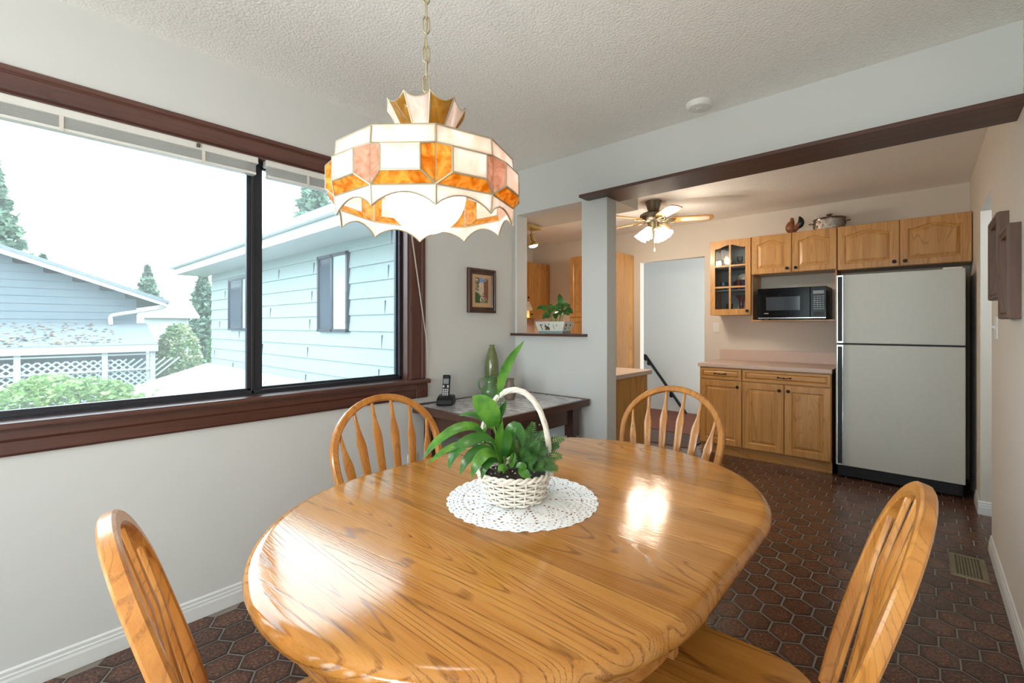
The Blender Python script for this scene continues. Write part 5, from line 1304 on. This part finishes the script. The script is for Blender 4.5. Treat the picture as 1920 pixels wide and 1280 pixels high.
for z in (.66, .33): MB().box(1.19, 1.25, -6.3, PY1 - .05, z - GZ - .03, z - GZ).build('rail', 'house_white', nh)
for y in (-2.2, .1, 1.35, 2.15): MB().box(1.16, 1.26, y, y + .09, 0, .82 - GZ).build('post', 'house_white', nh)
lat = None
for s in (-1, 1):
    for k in range(40):
        y = -3.1 + k * .135; 
        if lat is None: lat = MB().box(-.006, .006, -.016, .016, -.72, .72).build('lattice_slat', 'house_white', nh); o = lat
        else: o = inst(lat, nh)
        o.location = (1.2 + s * .007, y, .06 - GZ); o.rotation_euler = (R(48 * s), 0, 0)
MB().box(.6, .62, -5, PY1 - .1, 0, .8 - GZ).build('porch_back', 'siding_grey', nh)
# small white house beyond
wh = thing('white_cottage', 'small white gabled house far beyond the neighbour roof', 'building', (-24, 4.6, GZ))
MB().box(-3, 0, -.75, .75, 0, 1.75 - GZ).build('wall', 'house_white', wh); MB().prism([(.22, 1.68), (-1.6, 2.5), (-3.3, 1.68), (-3.3, 1.6), (-1.6, 2.42), (.22, 1.6)], -.95, 1.15, 'XZ').build('roof', 'shingle_pale', wh).location = (0, 0, -GZ)
MB().box(.005, .02, -.2, .2, .9 - GZ, 1.4 - GZ).build('window', 'pale_pane', wh); MB().box(-.02, .05, .7, .77, 0, 1.7 - GZ).build('corner_board', 'house_white', wh)
def foliage(n, pos, size, flat=.5):
    m = MB()
    for k in range(n):
        p, s = pos(), size * random.uniform(.6, 1.3); a = Vector((random.gauss(0, 1), random.gauss(0, 1), random.gauss(0, 1) * flat)).normalized() * s
        b = a.cross(Vector((random.gauss(0, 1), random.gauss(0, 1), random.gauss(0, 1)))).normalized() * s * .55
        p = Vector(p); m.add([p - a, p + b, p + a, p - b], [(0, 1, 2, 3)])
    return m
def plant(name, label, cat, loc, mat, n, pos, size, h, trunk=True, group=None):
    t = thing(name, label, cat, loc, 0, group); foliage(n, pos, size).build('foliage', mat, t)['kind'] = 'stuff'
    if trunk: MB().tube([(0, 0, 0), (.02, 0, h * .5), (0, 0, h * .9)], [.05 * h / 2, .035 * h / 2, .01], 8).build('trunk', 'bark', t)
    return t
hz = lambda: (random.uniform(-.9, .9) * (1), random.uniform(-3.2, 2.05), 0)
def hedge_pos():
    y = random.uniform(-3.4, 2.1); x = random.uniform(-.8, .8); hmax = 2.0 + .10 * sin(y * 3.1) + .07 * sin(y * 7.7 + x * 4) - .12 * x * x - .18 * max(0, y - 1.1)
    return (x, y, hmax - abs(random.gauss(0, .16)))
plant('garden_hedge', 'broad light green hedge below the lattice porch', 'hedge', (-9.3, 0, GZ), 'hedge_leaf', 9000, hedge_pos, .05, 1.2, True)
def blob_pos(rx, ry, rz, cz):
    def f():
        v = Vector((random.gauss(0, 1), random.gauss(0, 1), random.gauss(0, 1))).normalized() * random.uniform(.6, 1.0) ** .5
        return (v.x * rx, v.y * ry, cz + v.z * rz)
    return f
plant('garden_shrub', 'tall loose shrub beside the end of the lattice porch', 'shrub', (-14.3, 3.0, GZ), 'shrub_leaf', 4200, blob_pos(.6, .52, 1.2, 1.75), .055, 2.4)
plant('garden_shrub', 'rounded dull green bush in front of the white cottage', 'shrub', (-16.8, 3.35, GZ), 'shrub_leaf', 2600, blob_pos(.6, .5, .85, 1.35), .06, 1.8)
def cone_pos(r, h):
    def f():
        z = random.random() ** 1.2; a = random.uniform(0, 6.28); rr = r * (1 - z) ** .8 * random.uniform(.75, 1.05); return (rr * cos(a), rr * sin(a), .1 + z * h)
    return f
for (x, y, h, r, lab) in ((-17.5, 3.72, 2.3, .30, 'small cone-shaped cedar in front of the white cottage'), (-18.6, 4.45, 1.95, .32, 'short cedar between two taller ones'), (-16.5, 4.33, 2.65, .36, 'tallest columnar cedar beside the corner of the siding wing')):
    plant('columnar_cedar', lab, 'tree', (x, y, GZ), 'cedar_leaf', 2200, cone_pos(r, h), .05, h, True, 'cedars in the far garden')
def fir_pos(r, h):
    def f():
        z = random.random() ** 1.3; a = random.uniform(0, 6.28); tier = .65 + .35 * ((z * 16) % 1.0); rr = r * (1 - z) * tier * random.uniform(.25, 1.0); return (rr * cos(a), rr * sin(a), .12 * h + z * h * .88 - rr * .18)
    return f
for (x, y, h, r, lab) in ((-30, -.35, 10.2, 3.0, 'tall fir tree behind the grey house at the left edge of the window'), (-42, 1.6, 7.4, 2.6, 'hazy fir behind the neighbour roof'), (-40, 6.6, 7.0, 2.8, 'hazy dark fir beside the corner of the siding wing'), (-34, 8.4, 6.5, 2.4, 'distant fir partly behind the siding wing'), (-19.8, 9.1, 10.8, 3.0, 'large fir rising above the roof of the siding wing')):
    plant('fir_tree', lab, 'tree', (x, y, GZ), 'fir_leaf', 6500, fir_pos(r, h), .2, h, True, 'fir trees beyond the houses')
